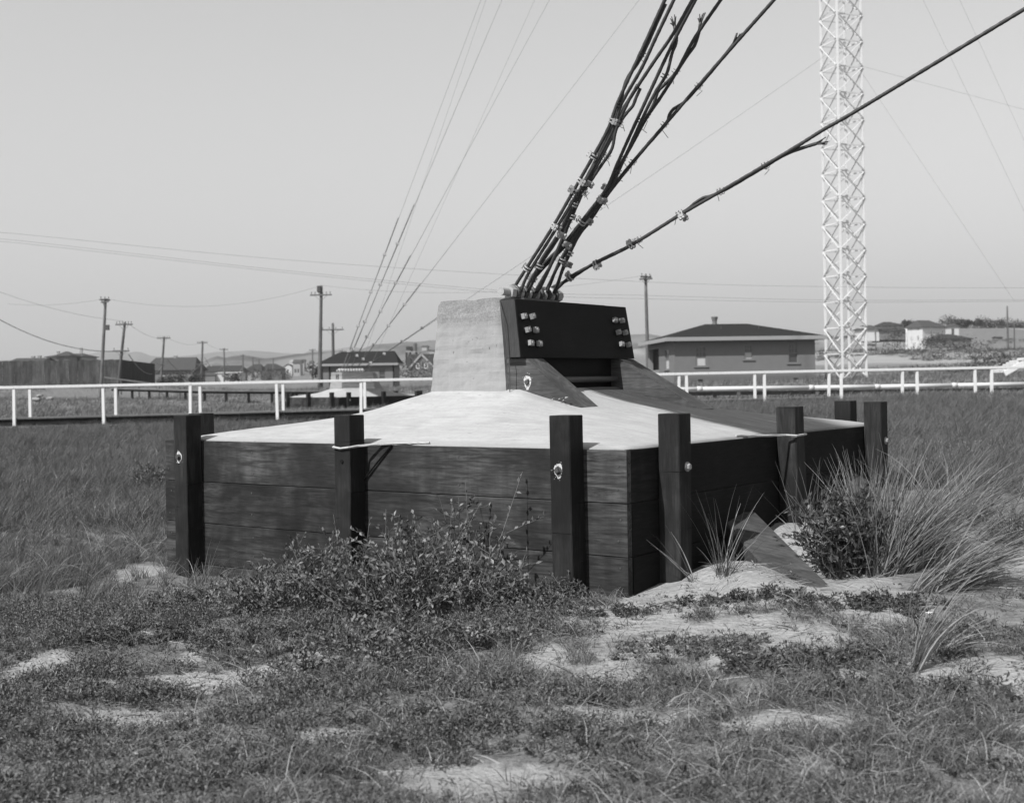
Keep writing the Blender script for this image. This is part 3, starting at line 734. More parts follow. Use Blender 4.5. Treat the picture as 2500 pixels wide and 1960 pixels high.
# ------------------------------------------------------------------ lattice tower
TY = 90.0; tb = at(2066, 927, TY); gz = ground(tb.x, tb.y)
TB = Vector((tb.x, TY, min(gz, tb.z)))
tl = at(2023.5, 926, TY)
cor = [Vector((-1.276,.597,0)), Vector((-.597,-1.276,0)), Vector((1.276,-.597,0)), Vector((.597,1.276,0))]      # left, front, right, back
root = thing('lattice_tower', 'tall white lattice tower rising out of the top of the picture', 'tower', TB)
PH, NP = 1.86, 17
for c_ in cor:
    mb = MB(); mb.beam(c_ + Vector((0,0,-.3)), c_ + Vector((0,0,PH*NP)), .17, .17, .012, up=(0,1,0)); mb.build('leg', M['tower'], root)
    mb = MB(); mb.beam(c_ + Vector((0,0,-.4)), c_ + Vector((0,0,.12)), .42, .42, .03, up=(0,1,0)); mb.build('footing', M['pedestal'], root)
for j in range(NP):
    z0, z1 = j*PH, (j+1)*PH
    for i in range(4):
        a, b = cor[i], cor[(i+1) % 4]; n = (b-a).cross(Vector((0,0,1))).normalized()
        if n.dot(a+b) < 0: n = -n
        for s_, (p, q) in ((.10, (a, b)), (.155, (b, a))):
            u = p + n*s_ + Vector((0,0,z0+.06)); w = q + n*s_ + Vector((0,0,z1-.06))
            mb = MB(); mb.beam(u, w, .045, .105, .004, up=n); mb.build('brace', M['tower'], root)
        if True:
            mb = MB(); mb.beam(a - n*.02 + Vector((0,0,z1)), b - n*.02 + Vector((0,0,z1)), .05, .10, .004); mb.build('girt', M['tower'], root)

def solve_z(A, B, px, py):                     # height over B that makes the straight line from A pass that place in the photo
    lo, hi = 0.0, 1.0
    def pj(t):
        p = A.lerp(Vector((B.x, B.y, A.z)), t); return CX + FPX*p.x/p.y
    for _ in range(40):
        m = (lo+hi)/2; r_ = pj(m) + .0157*(H0-py)
        if r_ < px: lo = m
        else: hi = m
    t = (lo+hi)/2; p = A.lerp(Vector((B.x, B.y, A.z)), t); q = onplane(px, py, p, Vector((0,1,0)))
    return A.z + (q.z-A.z)/t
def C2W(x, y, z): 
    c_, s_ = math.cos(ANG2), math.sin(ANG2); return Vector((C2.x + x*c_ - y*s_, C2.y + x*s_ + y*c_, C2.z + z))
farc = [((1199,23), -.5, .30, 'steepest'), ((1250,23), -.35, .34, 'second steepest'), ((1365,23), -.1, .25, 'middle'), ((1583,23), .2, .22, 'second shallowest'), ((2013,172), .5, .22, 'shallowest')]
for (px, py), y_, fr, w_ in farc:
    A_ = C2W(-.2, y_, 2.1); zt = solve_z(A_, Vector((TB.x, TB.y, 0)), px, py); B_ = Vector((TB.x-.9, TB.y, zt))
    root = thing('guy_cable', 'thin cable from the far anchorage up to the tower, ' + w_ + ' of the five', 'cable', A_, 0, 'far guy cables')
    mb = MB(); L = (B_-A_).length
    mb.tube([A_.lerp(B_, t) - Vector((0,0,.012*L*4*t*(1-t)*.25)) for t in [i/24 for i in range(25)]], .009, 6); mb.build('strand', M['wire'], root, A_)
    t1 = min(.3, 8*fr/.3/L); mb = MB(); mb.tube([A_ + Vector((.05,0,.0)), A_.lerp(B_, t1*.33)+Vector((.02,0,0)), A_.lerp(B_, t1)], .014, 6); mb.build('tail', M['cable'], root, A_)
    for q in (.12, .28, .5, .75):
        p = A_.lerp(B_, t1*q); mb = MB(); mb.beam(p-Vector((.07,0,0)), p+Vector((.07,0,0)), .12, .12, .01); mb.build('rope_clip', M['galv'], root, A_)
for px, py, ax, ay, w_ in [(1190,-10,868,868,'left'), (1310,-10,888,868,'right')]:
    A_ = at(ax, ay, 100); A_.z -= 2; B_ = at(px, py, 96); B_ = A_ + (B_-A_)*1.6
    mb = MB(); mb.tube([A_, A_.lerp(B_, .5), B_], .010, 5); o = mb.build('guy_wire', M['wire'], None, A_); o.location = A_; tag(o, 'very faint thin wire rising behind the hut, ' + w_ + ' one of the pair', 'wire', 'faint wires behind the hut')
for i, (px, py, gx, gy, d_, w_) in enumerate([(2095,160,2640,305,96,'flattest'), (2095,165,2476,735,84,'steepest'), (2110,-300,2560,640,88,'second from right'), (2150,-420,2600,560,92,'outermost')]):
    A_, B_ = at(px, py, TY), at(gx, gy, d_)
    mb = MB(); mb.tube([A_.lerp(B_, t) for t in (0,.5,1)], .008, 5); o = mb.build('guy_wire', M['wire'], None, A_); o.location = A_
    tag(o, 'faint guy wire from the tower down to the right, ' + w_ + ' of the four', 'wire', 'right tower guys')

# ------------------------------------------------------------------ poles and overhead wires
def pole(top, base, Y, rad, arms, label, group='utility poles', extra=None, mat='pole', name='utility_pole'):
    b = at(*base, Y); t = at(*top, Y); g = ground(b.x, b.y); 
    if abs(g-b.z) < 3: b = b + (b-t).normalized()*max(0, (b.z-g)/max(.2, (t-b).normalized().z))
    root = thing(name, label, 'pole', b, 0, group)
    mb = MB(); n = 6; mb.tube([(b-Vector((0,0,.4))).lerp(t, k/n) for k in range(n+1)], [rad*(1.15-.4*k/n) for k in range(n+1)], 10); mb.build('shaft', M[mat], root, b, True)
    ends = []
    for dz, ln, yaw, npin in arms:
        c_ = t + (b-t).normalized()*dz; d = Vector((math.cos(yaw), math.sin(yaw), 0)); c_ = c_ - Vector((0, rad*.9+.05, 0))
        mb = MB(); mb.beam(c_-d*ln/2, c_+d*ln/2, .10, .12, .006); arm = mb.build('crossarm', M[mat], root, b)
        for k in range(npin):
            s_ = -ln/2 + .12 + (ln-.24)*k/max(1, npin-1); p = c_ + d*s_ + Vector((0,0,.06))
            mb = MB(); mb.cyl(p, p+Vector((0,0,.10)), .018, 6); mb.cyl(p+Vector((0,0,.10)), p+Vector((0,0,.22)), .045, 8, .03); mb.build('insulator', M['iron'], arm, b)
            ends.append(p + Vector((0,0,.2)))
        for s_ in (-1, 1):
            mb = MB(); mb.beam(c_+d*s_*ln*.28-Vector((0,0,.05)), c_-Vector((0,0,.55)), .03, .02); mb.build('arm_brace', M['iron'], root, b)
    if extra: extra(root, b, t)
    return root, t, ends
def xA(root, b, t):
    mb = MB(); c_ = t + (b-t)*.28; mb.box(c_.x+.1, c_.x+.45, c_.y-.2, c_.y+.1, c_.z-.2, c_.z+.25); mb.build('junction_box', M['iron'], root, b)
pA, tA, eA = pole((258,729), (244,984), 108, .15, [(.12,1.0,.9,3), (.3,1.1,-.7,3)], 'tall pole with two short crossed arms standing before the board fence', extra=xA)
pB, tB, eB = pole((305,787), (282,990), 113, .15, [(.2,1.55,0,6), (2.9*.9,1.5,0,2)], 'leaning pole with two crossarms at the corner of the board fence')
pC, tC, eC = pole((401,822), (390,960), 165, .17, [(.2,1.75,0,6), (3.6,1.7,0,2)], 'two-armed pole in front of the long grey barn roof')
pD, tD, eD = pole((494.8,832.7), (491,934.5), 224, .2, [(.3,1.9,0,6), (4.2,1.9,0,2)], 'two-armed pole between the barn and the white shed')
pE, tE, eE = pole((547,850), (548,934), 272, .2, [(.3,1.9,0,4), (4.0,1.8,0,2)], 'two-armed pole standing before the white shed')
pF, tF, eF = pole((593,865), (594,930), 350, .22, [(.3,1.6,0,4), (5,1.5,0,2)], 'small distant pole just right of the white shed')
pG, tG, eG = pole((617,871), (618,930), 410, .24, [(.3,2.2,0,4)], 'tiny distant pole, first of the close group of far poles')
pH, tH, eH = pole((632.5,876), (634,930), 460, .25, [(.4,2.4,0,4)], 'tiny distant pole, second of the close group of far poles')
pI, tI, eI = pole((667,872.5), (667,930), 430, .25, [(.4,2.0,0,4), (6,1.6,0,2)], 'thin distant pole right of the close group of far poles')
pJ, tJ, _ = pole((650.5,899), (650.5,931), 430, .2, [], 'short armless distant pole among the far bushes')
pK, tK, eK = pole((784.6,697), (779.6,953), 110, .165, [(.85,1.9,-.05,6)], 'tallest mid pole, crossarm low, beside the hut')
mb = MB(); c_ = tK; mb.box(c_.x-.35, c_.x-.05, c_.y-.3, c_.y+.2, c_.z-.6, c_.z-.05); mb.build('transformer', M['iron'], pK, pK.location)
pL, tL, eL = pole((812.5,788.5), (814,930), 128, .17, [(.7,2.25,0,4)], 'shorter pole with one wide crossarm rising behind the hut roof')
pM, tM, eM = pole((763,851), (763,945), 250, .15, [(.3,1.3,0,2)], 'thin pale pole left of the hut')
pN, tN, eN = pole((1576,672), (1583,935), 102, .15, [(.15,1.1,.6,3), (.32,1.1,-.5,3)], 'pole with crossed arms at the left end of the bungalow')
for (tp_, bs_, Y_, rd, lab, mt) in [((2459,747), (2461,860), 260, .19, 'tall bare pole on the slope at the right edge', 'pole'), ((2476,792), (2477,852), 300, .17, 'short bare pole nearest the right edge', 'pole'),
                                    ((2273,801), (2273,861), 325, .17, 'dark pole in front of the big white house', 'pole'), ((2137.7,803), (2138,862), 320, .17, 'dark pole just right of the tower', 'pole'),
                                    ((2213,803), (2214,857), 350, .28, 'pale pole at the left corner of the big white house', 'tower'), ((2466,858), (2467,892), 80, .06, 'stub post behind the right end of the railing', 'pole')]:
    pole(tp_, bs_, Y_, rd, [], lab, 'poles on the right slope', mat=mt)
def wire(a, b, sag, label, r_=.012, n=24, group='overhead wires'):
    a, b = Vector(a), Vector(b); mb = MB()
    mb.tube([a.lerp(b, i/n) - Vector((0,0,sag*4*(i/n)*(1-i/n))) for i in range(n+1)], r_, 5, True)
    o = mb.build('overhead_wire', M['wire'], None, a); o.location = a
    return tag(o, label, 'wire', group)
YW = 60
def span(pxs, label, Yd=YW):
    pts = [at(px, py, Yd) for px, py in pxs]; P = smooth_path(pts, 1.5); mb = MB(); mb.tube(P, .0065, 5, True); o = mb.build('overhead_wire', M['wire'], None, P[0]); o.location = P[0]
    tag(o, label, 'wire', 'long overhead wires')
span([(-150,555),(41,571),(745,638),(1572,688),(2100,701),(2650,703)], 'topmost of the three long wires crossing the whole sky')
span([(-150,572),(41,587),(690,660),(1260,712),(1560,721),(2050,733),(2650,731)], 'middle of the three long wires crossing the whole sky', 61)
span([(-150,578),(41,593),(690,665),(1260,718),(1560,729),(2050,738),(2650,734)], 'lowest of the three long wires crossing the whole sky', 59)
wire(at(-60,690,100), tB+Vector((0,-.3,.1)), .5, 'upper wire from the left edge to the leaning pole')
wire(at(-60,745,100), tB+Vector((-.3,-.3,-2.6)), 1.1, 'heavy lower cable from the left edge to the leaning pole', .035)
wire(tA, at(20,742,120), .3, 'thin wire leaving the tall crossed-arm pole leftward')
wire(tA, tK, 1.2, 'faint wire between the tall crossed-arm pole and the tallest mid pole', .01)
wire(tK, tN, 1.0, 'faint wire from the tallest mid pole toward the bungalow pole', .01)
for (a, b, s_, n_) in ((tB, tC, 1.1, 'leaning pole and the barn pole'), (tC, tD, 1.5, 'barn pole and the shed-side pole'), (tD, tE, 1.2, 'shed-side pole and the white shed pole'), (tE, tF, 1.6, 'white shed pole and the next far pole')):
    wire(a+Vector((.3,0,-.1)), b+Vector((.3,0,-.1)), s_*.5, 'upper wire between the ' + n_, .014)
    wire(a+Vector((.3,0,-2.9)), b+Vector((-.3,0,-3.8)), s_*1.3, 'heavy lower cable between the ' + n_, .04)

# ------------------------------------------------------------------ buildings
def house(name, label, P, yaw, W, D, h, roof, mats, wins=(), chim=(), group=None, cat='house', fascia=None, foot=None, cutback=None):
    P = Vector(P); root = thing(name, label, cat, P, yaw, group)
    mw, mr = M[mats[0]], M[mats[1]]; th = .16
    # walls with real openings: front (y=0), back, left (x=0), right
    def wallstrip(face, L):
        ops = sorted([w for w in wins if w[0] == face], key=lambda w: w[1]); mb = MB()
        def bx(u0, u1, v0, v1):
            if u1-u0 < 1e-3 or v1-v0 < 1e-3: return
            if face == 'f': mb.box(u0, u1, 0, th, v0, v1)
            elif face == 'l': mb.box(0, th, u0+(th if u0 == 0 else 0), u1, v0, v1)
            elif face == 'b': mb.box(u0, u1, D-th, D, v0, v1)
            else: mb.box(W-th, W, u0+(th if u0 == 0 else 0), u1, v0, v1)
        u = 0
        for _, c_, w_, v0, v1, *rest in ops:
            bx(u, c_-w_/2, -.6, h); bx(c_-w_/2, c_+w_/2, -.6, v0); bx(c_-w_/2, c_+w_/2, v1, h); u = c_+w_/2
        bx(u, L, -.6, h); mb.build('wall', mw, root)
    wallstrip('f', W); wallstrip('l', D if cutback is None else cutback); wallstrip('r', D-th); wallstrip('b', W if cutback is None else W)
    for face, c_, w_, v0, v1, kind in wins:
        if kind == 'open': continue
        def Q(u, o, v):
            return {'f': (u, o, v), 'l': (o, u, v), 'b': (u, D-o, v), 'r': (W-o, u, v)}[face]
        def bx(mb, u0, u1, o0, o1, v0, v1):
            a, b = Q(u0, o0, v0), Q(u1, o1, v1); mb.box(min(a[0],b[0]), max(a[0],b[0]), min(a[1],b[1]), max(a[1],b[1]), v0, v1)
        f_ = .055 if w_ < 2 else .1; mb = MB(); a, b = c_-w_/2+.002, c_+w_/2-.002
        bx(mb, a, a+f_, .02, .13, v0, v1); bx(mb, b-f_, b, .02, .13, v0, v1); bx(mb, a+f_, b-f_, .02, .13, v1-f_, v1-.002); bx(mb, a+f_, b-f_, .02, .13, v0+.002, v0+f_)
        win = mb.build('window', M['frame'] if mats[0] != 'wallw' else M['white'], root)
        vm = (v0+v1)/2; mb = MB(); bx(mb, a+f_, b-f_, .06, .12, vm-.03, vm+.03); mb.build('meeting_rail', M['frame'], win)
        mb = MB(); bx(mb, a+f_, b-f_, .10, .115, v0+f_, vm-.03); mb.build('pane', M['blind' if kind == 'blind' else 'glass'], win)
        mb = MB(); bx(mb, a+f_, b-f_, .07, .085, vm+.03, v1-f_); mb.build('pane', M['glass'], win)
        if kind != 'far':
            for q in (1/3, 2/3):
                mb = MB(); u = a+f_+(b-a-2*f_)*q; bx(mb, u-.012, u+.012, .06, .095, vm+.03, v1-f_); mb.build('muntin', M['frame'], win)
            mb = MB(); v = (vm+.03+v1-f_)/2; bx(mb, a+f_, b-f_, .062, .092, v-.012, v+.012); mb.build('muntin', M['frame'], win)
            mb = MB(); bx(mb, c_-w_/2-.14, c_+w_/2+.14, -.08, .10, v0-.075, v0-.003); mb.build('sill', M['frame'], win)
    kind, rise, ov, i0, i1 = roof; z0 = h; t = .10
    if kind == 'hip':
        e = [(-ov,-ov,z0),(W+ov,-ov,z0),(W+ov,D+ov,z0),(-ov,D+ov,z0)]; r_ = [(i0,D/2,z0+rise),(W-i1,D/2,z0+rise)]
        top = e + r_; mb = MB(); up = [(x,y,z+t) for x,y,z in top]
        mb.add(up + e, [(0,1,5,4),(1,2,5),(2,3,4,5),(3,0,4),(6,9,8,7),(0,6,7,1),(1,7,8,2),(2,8,9,3),(3,9,6,0)])
    elif kind == 'gx':                    # ridge along x
        mb = MB(); mb.prism([(-ov,-ov,z0-.02),(-ov,-ov,z0+t),(-ov,D/2,z0+rise+t),(-ov,D+ov,z0+t),(-ov,D+ov,z0-.02),(-ov,D/2,z0+rise-.02)], (W+2*ov,0,0))
    else:                                 # ridge along y
        mb = MB(); mb.prism([(-ov,-ov,z0-.02),(-ov,-ov,z0+t),(W/2,-ov,z0+rise+t),(W+ov,-ov,z0+t),(W+ov,-ov,z0-.02),(W/2,-ov,z0+rise-.02)], (0,D+2*ov,0))
    ro = mb.build('roof', mr, root)
    if kind == 'gx':
        for x in (.01, W-th-.01): mb = MB(); mb.prism([(x,0,z0),(x,D/2,z0+rise-.05),(x,D,z0)], (th,0,0)); mb.build('gable_wall', mw, root)
    if kind == 'gy':
        for y in (.01, D-th-.01): mb = MB(); mb.prism([(0,y,z0),(W/2,y,z0+rise-.05),(W,y,z0)], (0,th,0)); mb.build('gable_wall', mw, root)
    if fascia:
        o_ = ov+.003
        for (a, b) in (((-o_,-o_),(W+o_,-o_)), ((-o_,-o_),(-o_,D+o_)), ((W+o_,-o_),(W+o_,D+o_))):
            mb = MB(); mb.beam((a[0],a[1],z0+t/2-.07), (b[0],b[1],z0+t/2-.07), .04, fascia, .004); mb.build('fascia', M['fascia'], ro)
    if foot:
        mb = MB(); mb.box(-.04, W+.04, -.04, .0, -.6, foot); mb.build('footing', M['brick'], root)
        for u in (W*.18, W*.86): mb = MB(); mb.box(u-.16, u+.16, -.052, -.042, foot-.42, foot-.2); mb.build('vent', M['tar'], root)
    for cx_, cy_, zt, s_, rnd in chim:
        mb = MB()
        if rnd: mb.cyl((cx_,cy_,z0+rise*.5), (cx_,cy_,zt-.35), .17, 12); mb.cyl((cx_,cy_,zt-.35), (cx_,cy_,zt-.05), .17, 12, .26); mb.cyl((cx_,cy_,zt-.05), (cx_,cy_,zt), .26, 12, .20)
        else: mb.box(cx_-s_/2, cx_+s_/2, cy_-s_/2, cy_+s_/2, z0, zt-.2); mb.box(cx_-s_/2-.06, cx_+s_/2+.06, cy_-s_/2-.06, cy_+s_/2+.06, zt-.199, zt)
        mb.build('chimney', M['stucco'] if rnd else M['wallm'], ro)
    return root
# bungalow
BY = 85.0; bp = at(1647, 935, BY); sc = BY/FPX
def bx_(px): return (px-1647)*sc/math.cos(R(4))
def bz_(py): return (935-py)*sc
wl_ = [('f', bx_(1560+666/4.358), .74, bz_(650+1068/4.358), bz_(650+862/4.358), 'blind'), ('f', bx_(1560+1180/4.358), .58, bz_(650+1003/4.358), bz_(650+845/4.358), 'blind'), ('f', bx_(1560+1665/4.358), .68, bz_(650+1048/4.358), bz_(650+838/4.358), 'glass'),
       ('l', 2.6, 1.5, .95, 2.35, 'blind')]
bung = house('bungalow', 'low hip-roofed bungalow with brick footing, behind the pipe and railing', bp, R(4), 9.78, 10.0, 2.98, ('hip', 1.12, .62, 3.3, 3.4), ('stucco','roof'), wl_, [(4.0,5.0,4.75,.4,True)], cat='house', fascia=.26, foot=.42, cutback=5.6)
for u_ in (3.9, 6.6): mb = MB(); mb.cyl((u_,2.6,3.4), (u_,2.6,3.95), .05, 8); mb.build('vent_pipe', M['roofm'], bung)
mb = MB(); mb.box(0, .32, 9.6, 9.95, -.6, 2.98); mb.build('porch_pillar', M['stucco2'], bung)
mb = MB(); mb.box(.0, .2, 5.62, 9.58, -.6, .95); mb.build('porch_parapet', M['stucco2'], bung)
mb = MB(); mb.box(.005, .2, 5.62, 9.58, 2.5, 2.97); mb.build('porch_lintel', M['stucco'], bung)
# hut behind the far anchorage
hy = 120.0; hp = at(783.6, 953, hy); s_ = hy/FPX
hut = house('hut', 'low dark-roofed hut behind the far anchorage', hp, 0, 180*s_, 5.5, 62*s_, ('hip', 31*s_, .38, 1.6, .2), ('wallg','roof'), [('f', 33*s_, 19*s_, 25*s_, 56*s_, 'blind'), ('f', 150*s_, 16*s_, 18*s_, 50*s_, 'far')], [(40*s_,2.7,62*s_+1.6,.2,False)], fascia=.22, cat='hut')
for px in (0.1, 22*s_, 178*s_):
    mb = MB(); mb.beam((px,-.03,-.3), (px,-.03,62*s_), .14, .05, .004, up=(0,1,0)); mb.build('corner_board', M['beam'], hut)
# gable-fronted house
gy = 220.0; s_ = gy/FPX; gp = at(*k5(1495,1240), gy)
gh = house('gabled_house', 'dark gabled house with two small windows, left of the near pedestal', gp, 0, 62*s_, 7, 28*s_, ('gx', 34*s_, .3, 0, 0), ('wallg','roofd'), (), ())
mb = MB(); a_ = 33*s_; 
mb.prism([(3*s_,-1.0,-.5),(3*s_,-1.0,26*s_),(a_,-1.0,60*s_),(64*s_,-1.0,30*s_),(64*s_,-1.0,-.5)], (0,1.0,0)); mb.build('gable_wall', M['wallg'], gh)
for q in (((2*s_,26*s_),(a_,61*s_)), ((a_,61*s_),(64*s_,29*s_))):
    mb = MB(); mb.beam((q[0][0],-1.15,q[0][1]), (q[1][0],-1.15,q[1][1]), .3, .32, .01, up=(0,-1,0)); mb.build('bargeboard', M['wallm'], gh)
for u in (24*s_, 44*s_):
    mb = MB(); mb.box(u-.3, u+.3, -1.06, -1.002, 26*s_, 40*s_); w_ = mb.build('window', M['white'], gh); mb = MB(); mb.box(u-.18, u+.18, -1.075, -1.061, 28*s_, 38*s_); mb.build('pane', M['glass'], w_)
# tank on a trestle
ty_ = 300.0; s_ = ty_/FPX; tp0 = at(*k5(1500,935), ty_); tp0.z -= 2
root = thing('water_tank', 'dark box tank on a stilted trestle above the gabled house', 'tank', tp0)
mb = MB(); mb.box(-7*s_, 8*s_, 0, 2.2, 2+12*s_, 2+20*s_); mb.build('tank_box', M['roofd'], root)
mb = MB(); mb.box(-8*s_, 18*s_, -.3, 2.6, 2+6*s_, 2+8*s_); mb.build('platform', M['wallm'], root)
mb = MB(); mb.cyl((11*s_,1,2+8*s_), (11*s_,1,2+28*s_), .8, 12); mb.build('round_tank', M['wallg'], root)
for u in (-7, 2, 17):
    for v in (0, 2.2): mb = MB(); mb.beam((u*s_,v,-.5), (u*s_,v,2+6*s_), .3, .3); mb.build('leg', M['roofd'], root)
# left: barn, sheds, houses behind the board fence
def pxh(name, label, kx, x0, x1, yb, ye, yr, Y, D, roofk, mats, wins=(), chim=(), ov=.35, insets=(0,0), yaw=0, cat='house', group=None):
    s_ = Y/FPX; p = at(*kx(x0, yb), Y); kk = kx(1,0)[0]-kx(0,0)[0]
    return house(name, label, p, yaw, (x1-x0)*kk*s_, D, (yb-ye)*kk*s_, (roofk, (ye-yr)*kk*s_, ov, insets[0]*kk*s_, insets[1]*kk*s_), mats,
                 [('f', (u-x0)*kk*s_, w*kk*s_, (yb-v0)*kk*s_, (yb-v1)*kk*s_, kd) for u, w, v0, v1, kd in wins], [((u-x0)*kk*s_, D/2, (yb-v)*kk*s_, .5, False) for u, v in chim], group, cat)
pxh('barn', 'long house with broad grey hipped roof right of the board fence', k6, 1345, 1845, 1245, 1090, 955, 230, 9, 'hip', ('wallg','roofm'), [(1543,60,1152,1118,'blind'), (1735,60,1150,1116,'blind')], [(1595,930)], .5, (40,25), cat='house', group='town houses')
pxh('white_shed', 'small white shed with flat roof between two poles', k7, 970, 1222, 1228, 1118, 1106, 300, 6, 'gx', ('wallw','wallm'), (), (), .2, cat='shed')
pxh('lean_to', 'dark lean-to joined to the left end of the white shed', k7, 832, 962, 1230, 1140, 1110, 299, 5, 'gx', ('wallg','roofm'), (), (), .15, cat='shed')
pxh('long_house', 'long dark-roofed house behind the white shed', k7, 845, 1240, 1215, 1103, 1040, 360, 8, 'hip', ('wallg','roofd'), (), [(890,1015)], .4, (10,25), group='town houses')
pxh('villa', 'hip-roofed house with two chimneys showing above the board fence', k6, 318, 680, 1060, 948, 912, 270, 10, 'hip', ('wallm','roofm'), [(465,40,985,955,'far'), (650,30,990,955,'far')], [(352,880), (596,848)], .5, (90,60), group='town houses')
pxh('villa', 'taller hipped wing of the house above the board fence', k6, 420, 550, 1060, 938, 890, 264, 5, 'hip', ('wallg','roofm'), [(470,60,985,948,'far')], (), .5, (50,50), group='town houses')
pxh('low_house', 'low flat-gabled roof at the left edge above the board fence', k6, -60, 262, 1080, 1000, 960, 220, 7, 'gx', ('wallg','roofm'), (), [(98,935), (166,930)], .3, (0,0), group='town houses')
pxh('far_house', 'distant dark hipped house behind the far poles, left one', k7, 1285, 1440, 1180, 1085, 1022, 430, 8, 'hip', ('wallm','roofd'), [(1340,50,1130,1112,'blind')], (), .5, (60,20), group='distant houses')
pxh('far_house', 'distant dark hipped house behind the far poles, right one', k7, 1455, 1655, 1180, 1075, 1018, 440, 8, 'hip', ('wallg','roofd'), (), (), .5, (30,80), group='distant houses')
pxh('pale_house', 'distant pale tall house left of the hut', k7, 1775, 1850, 1180, 1010, 975, 520, 7, 'gx', ('wallm','roofm'), [(1800,22,1110,1070,'far'), (1830,20,1110,1070,'far')], (), .3, group='distant houses')
pxh('pale_house', 'distant white fronted low house left of the pale tall house', k7, 1680, 1765, 1180, 1050, 1020, 520, 7, 'gy', ('wallw','roofm'), [(1720,18,1110,1075,'far')], (), .3, group='distant houses')
pxh('pale_house', 'distant white gable between the pale houses left of the hut', k7, 1735, 1800, 1170, 1000, 975, 560, 7, 'hip', ('wallw','wallm'), (), (), .2, (10,10), group='distant houses')
for i, (x0, x1, yb, ye, yr, w_) in enumerate([(1865,1890,1080,990,970,'left'), (1945,1975,1080,1010,985,'right')]):
    pxh('far_house', 'tiny pale house on the wooded hillside left of the hut, ' + w_ + ' one', k7, x0, x1, yb, ye, yr, 640, 6, 'gx', ('wallm','roofm'), (), (), .3, group='hillside houses')
rr = random.Random(4)
for i, (px, py) in enumerate([(1030,846), (1068,842), (1048,856), (1092,852)]):
    s_ = 700/FPX; p = at(px, py+8, 700)
    house('far_house', 'tiny house on the hillside just left of the near pedestal, ' + ['leftmost','third from left','lowest','rightmost'][i], p, rr.uniform(-.3,.3), 12*s_, 6, 7*s_, ('gx', 3.5*s_, .3, 0, 0), ('wallm','roofm'), (), (), 'hillside houses')
# right: houses on the slope
pxh('slope_house', 'broad low-roofed house on the slope just right of the tower', k9, 460, 640, 560, 455, 408, 400, 9, 'hip', ('wallw','roofm'), [(600,20,520,480,'far')], (), .6, (40,40), group='slope houses')
pxh('slope_house', 'hip-roofed upper house with a row of windows left of the big white house', k9, 665, 900, 480, 415, 372, 440, 9, 'hip', ('wallm','roofd'), [(700,40,440,420,'blind'), (755,30,440,420,'blind'), (810,30,440,420,'blind'), (870,40,440,420,'blind')], (), .8, (60,110), group='slope houses')
pxh('slope_house', 'lower house with dark roof and white windows below the upper house', k9, 645, 935, 545, 470, 440, 400, 8, 'hip', ('wallg','roofd'), [(780,36,500,474,'blind'), (830,36,500,474,'blind'), (880,50,500,474,'blind')], (), .6, (40,40), group='slope houses')
HY = 350.0; s_ = HY/FPX/4.358; ps = R(28); hp = at(*k9(1102,640), HY)
big = house('white_house', 'big white two-storey house with dark hipped roof on the slope', hp, ps, 300*s_/math.cos(ps), 115*s_/math.sin(ps)*.93, 208*s_, ('hip', 78*s_, .55, 40*s_, 120*s_), ('wallw','roofm'),
     [('l', 1.6, .9, .5, 1.9, 'far'), ('l', 4.2, .8, .1, 1.9, 'far'), ('l', 1.7, .8, 3.2, 4.7, 'far'), ('l', 4.3, .8, 3.2, 4.7, 'far')])
pxh('slope_house', 'white wing with one tall dark window at the right end of the big house', k9, 1402, 1488, 600, 425, 395, 362, 6, 'hip', ('wallw','roofm'), [(1425,34,515,445,'far')], (), .4, (20,20), group='slope houses')
pxh('open_shed', 'dark broad-roofed open shed in front of the big white house', k9, 1265, 1620, 620, 560, 505, 320, 9, 'hip', ('wallg','roofd'), [(1305,36,618,575,'blind')], (), .5, (70,150), cat='shed')
for i, (x0, x1, yb, ye) in enumerate([(505,560,605,585), (1525,1660,540,505), (1850,1980,520,490)]):
    pxh('low_wall', ['low pale wall below the house right of the tower', 'pale garden fence right of the big white house', 'pale low shed under the hilltop trees'][i], k9, x0, x1, yb, ye+6, ye, [380,430,440][i], 2, 'gx', ('wallm','wallm'), (), (), .1, cat='wall')

for i, (x, y, w_, hh, Y_, lab) in enumerate([(1560,488,70,22,450,'tiny pale shed on the crest just right of the white wing'), (1720,500,80,26,440,'long pale shed halfway up the slope, under the broad hilltop tree'), (2060,520,60,24,420,'small pale hut near the right edge of the slope'), (1900,560,50,18,380,'lone grey hut on the open slope below the pale shed'), (560,640,44,20,330,'little grey shed at the foot of the slope by the tower')]):
    pxh('slope_shed', lab, k9, x, x+w_, y, y-hh, y-hh-12, Y_, 4, 'gx', ('wallm' if i != 3 else 'wallg','roofm'), [(x+w_*.5, w_*.2, y-hh*.2, y-hh*.75, 'far')], (), .25, cat='shed', group='slope sheds')
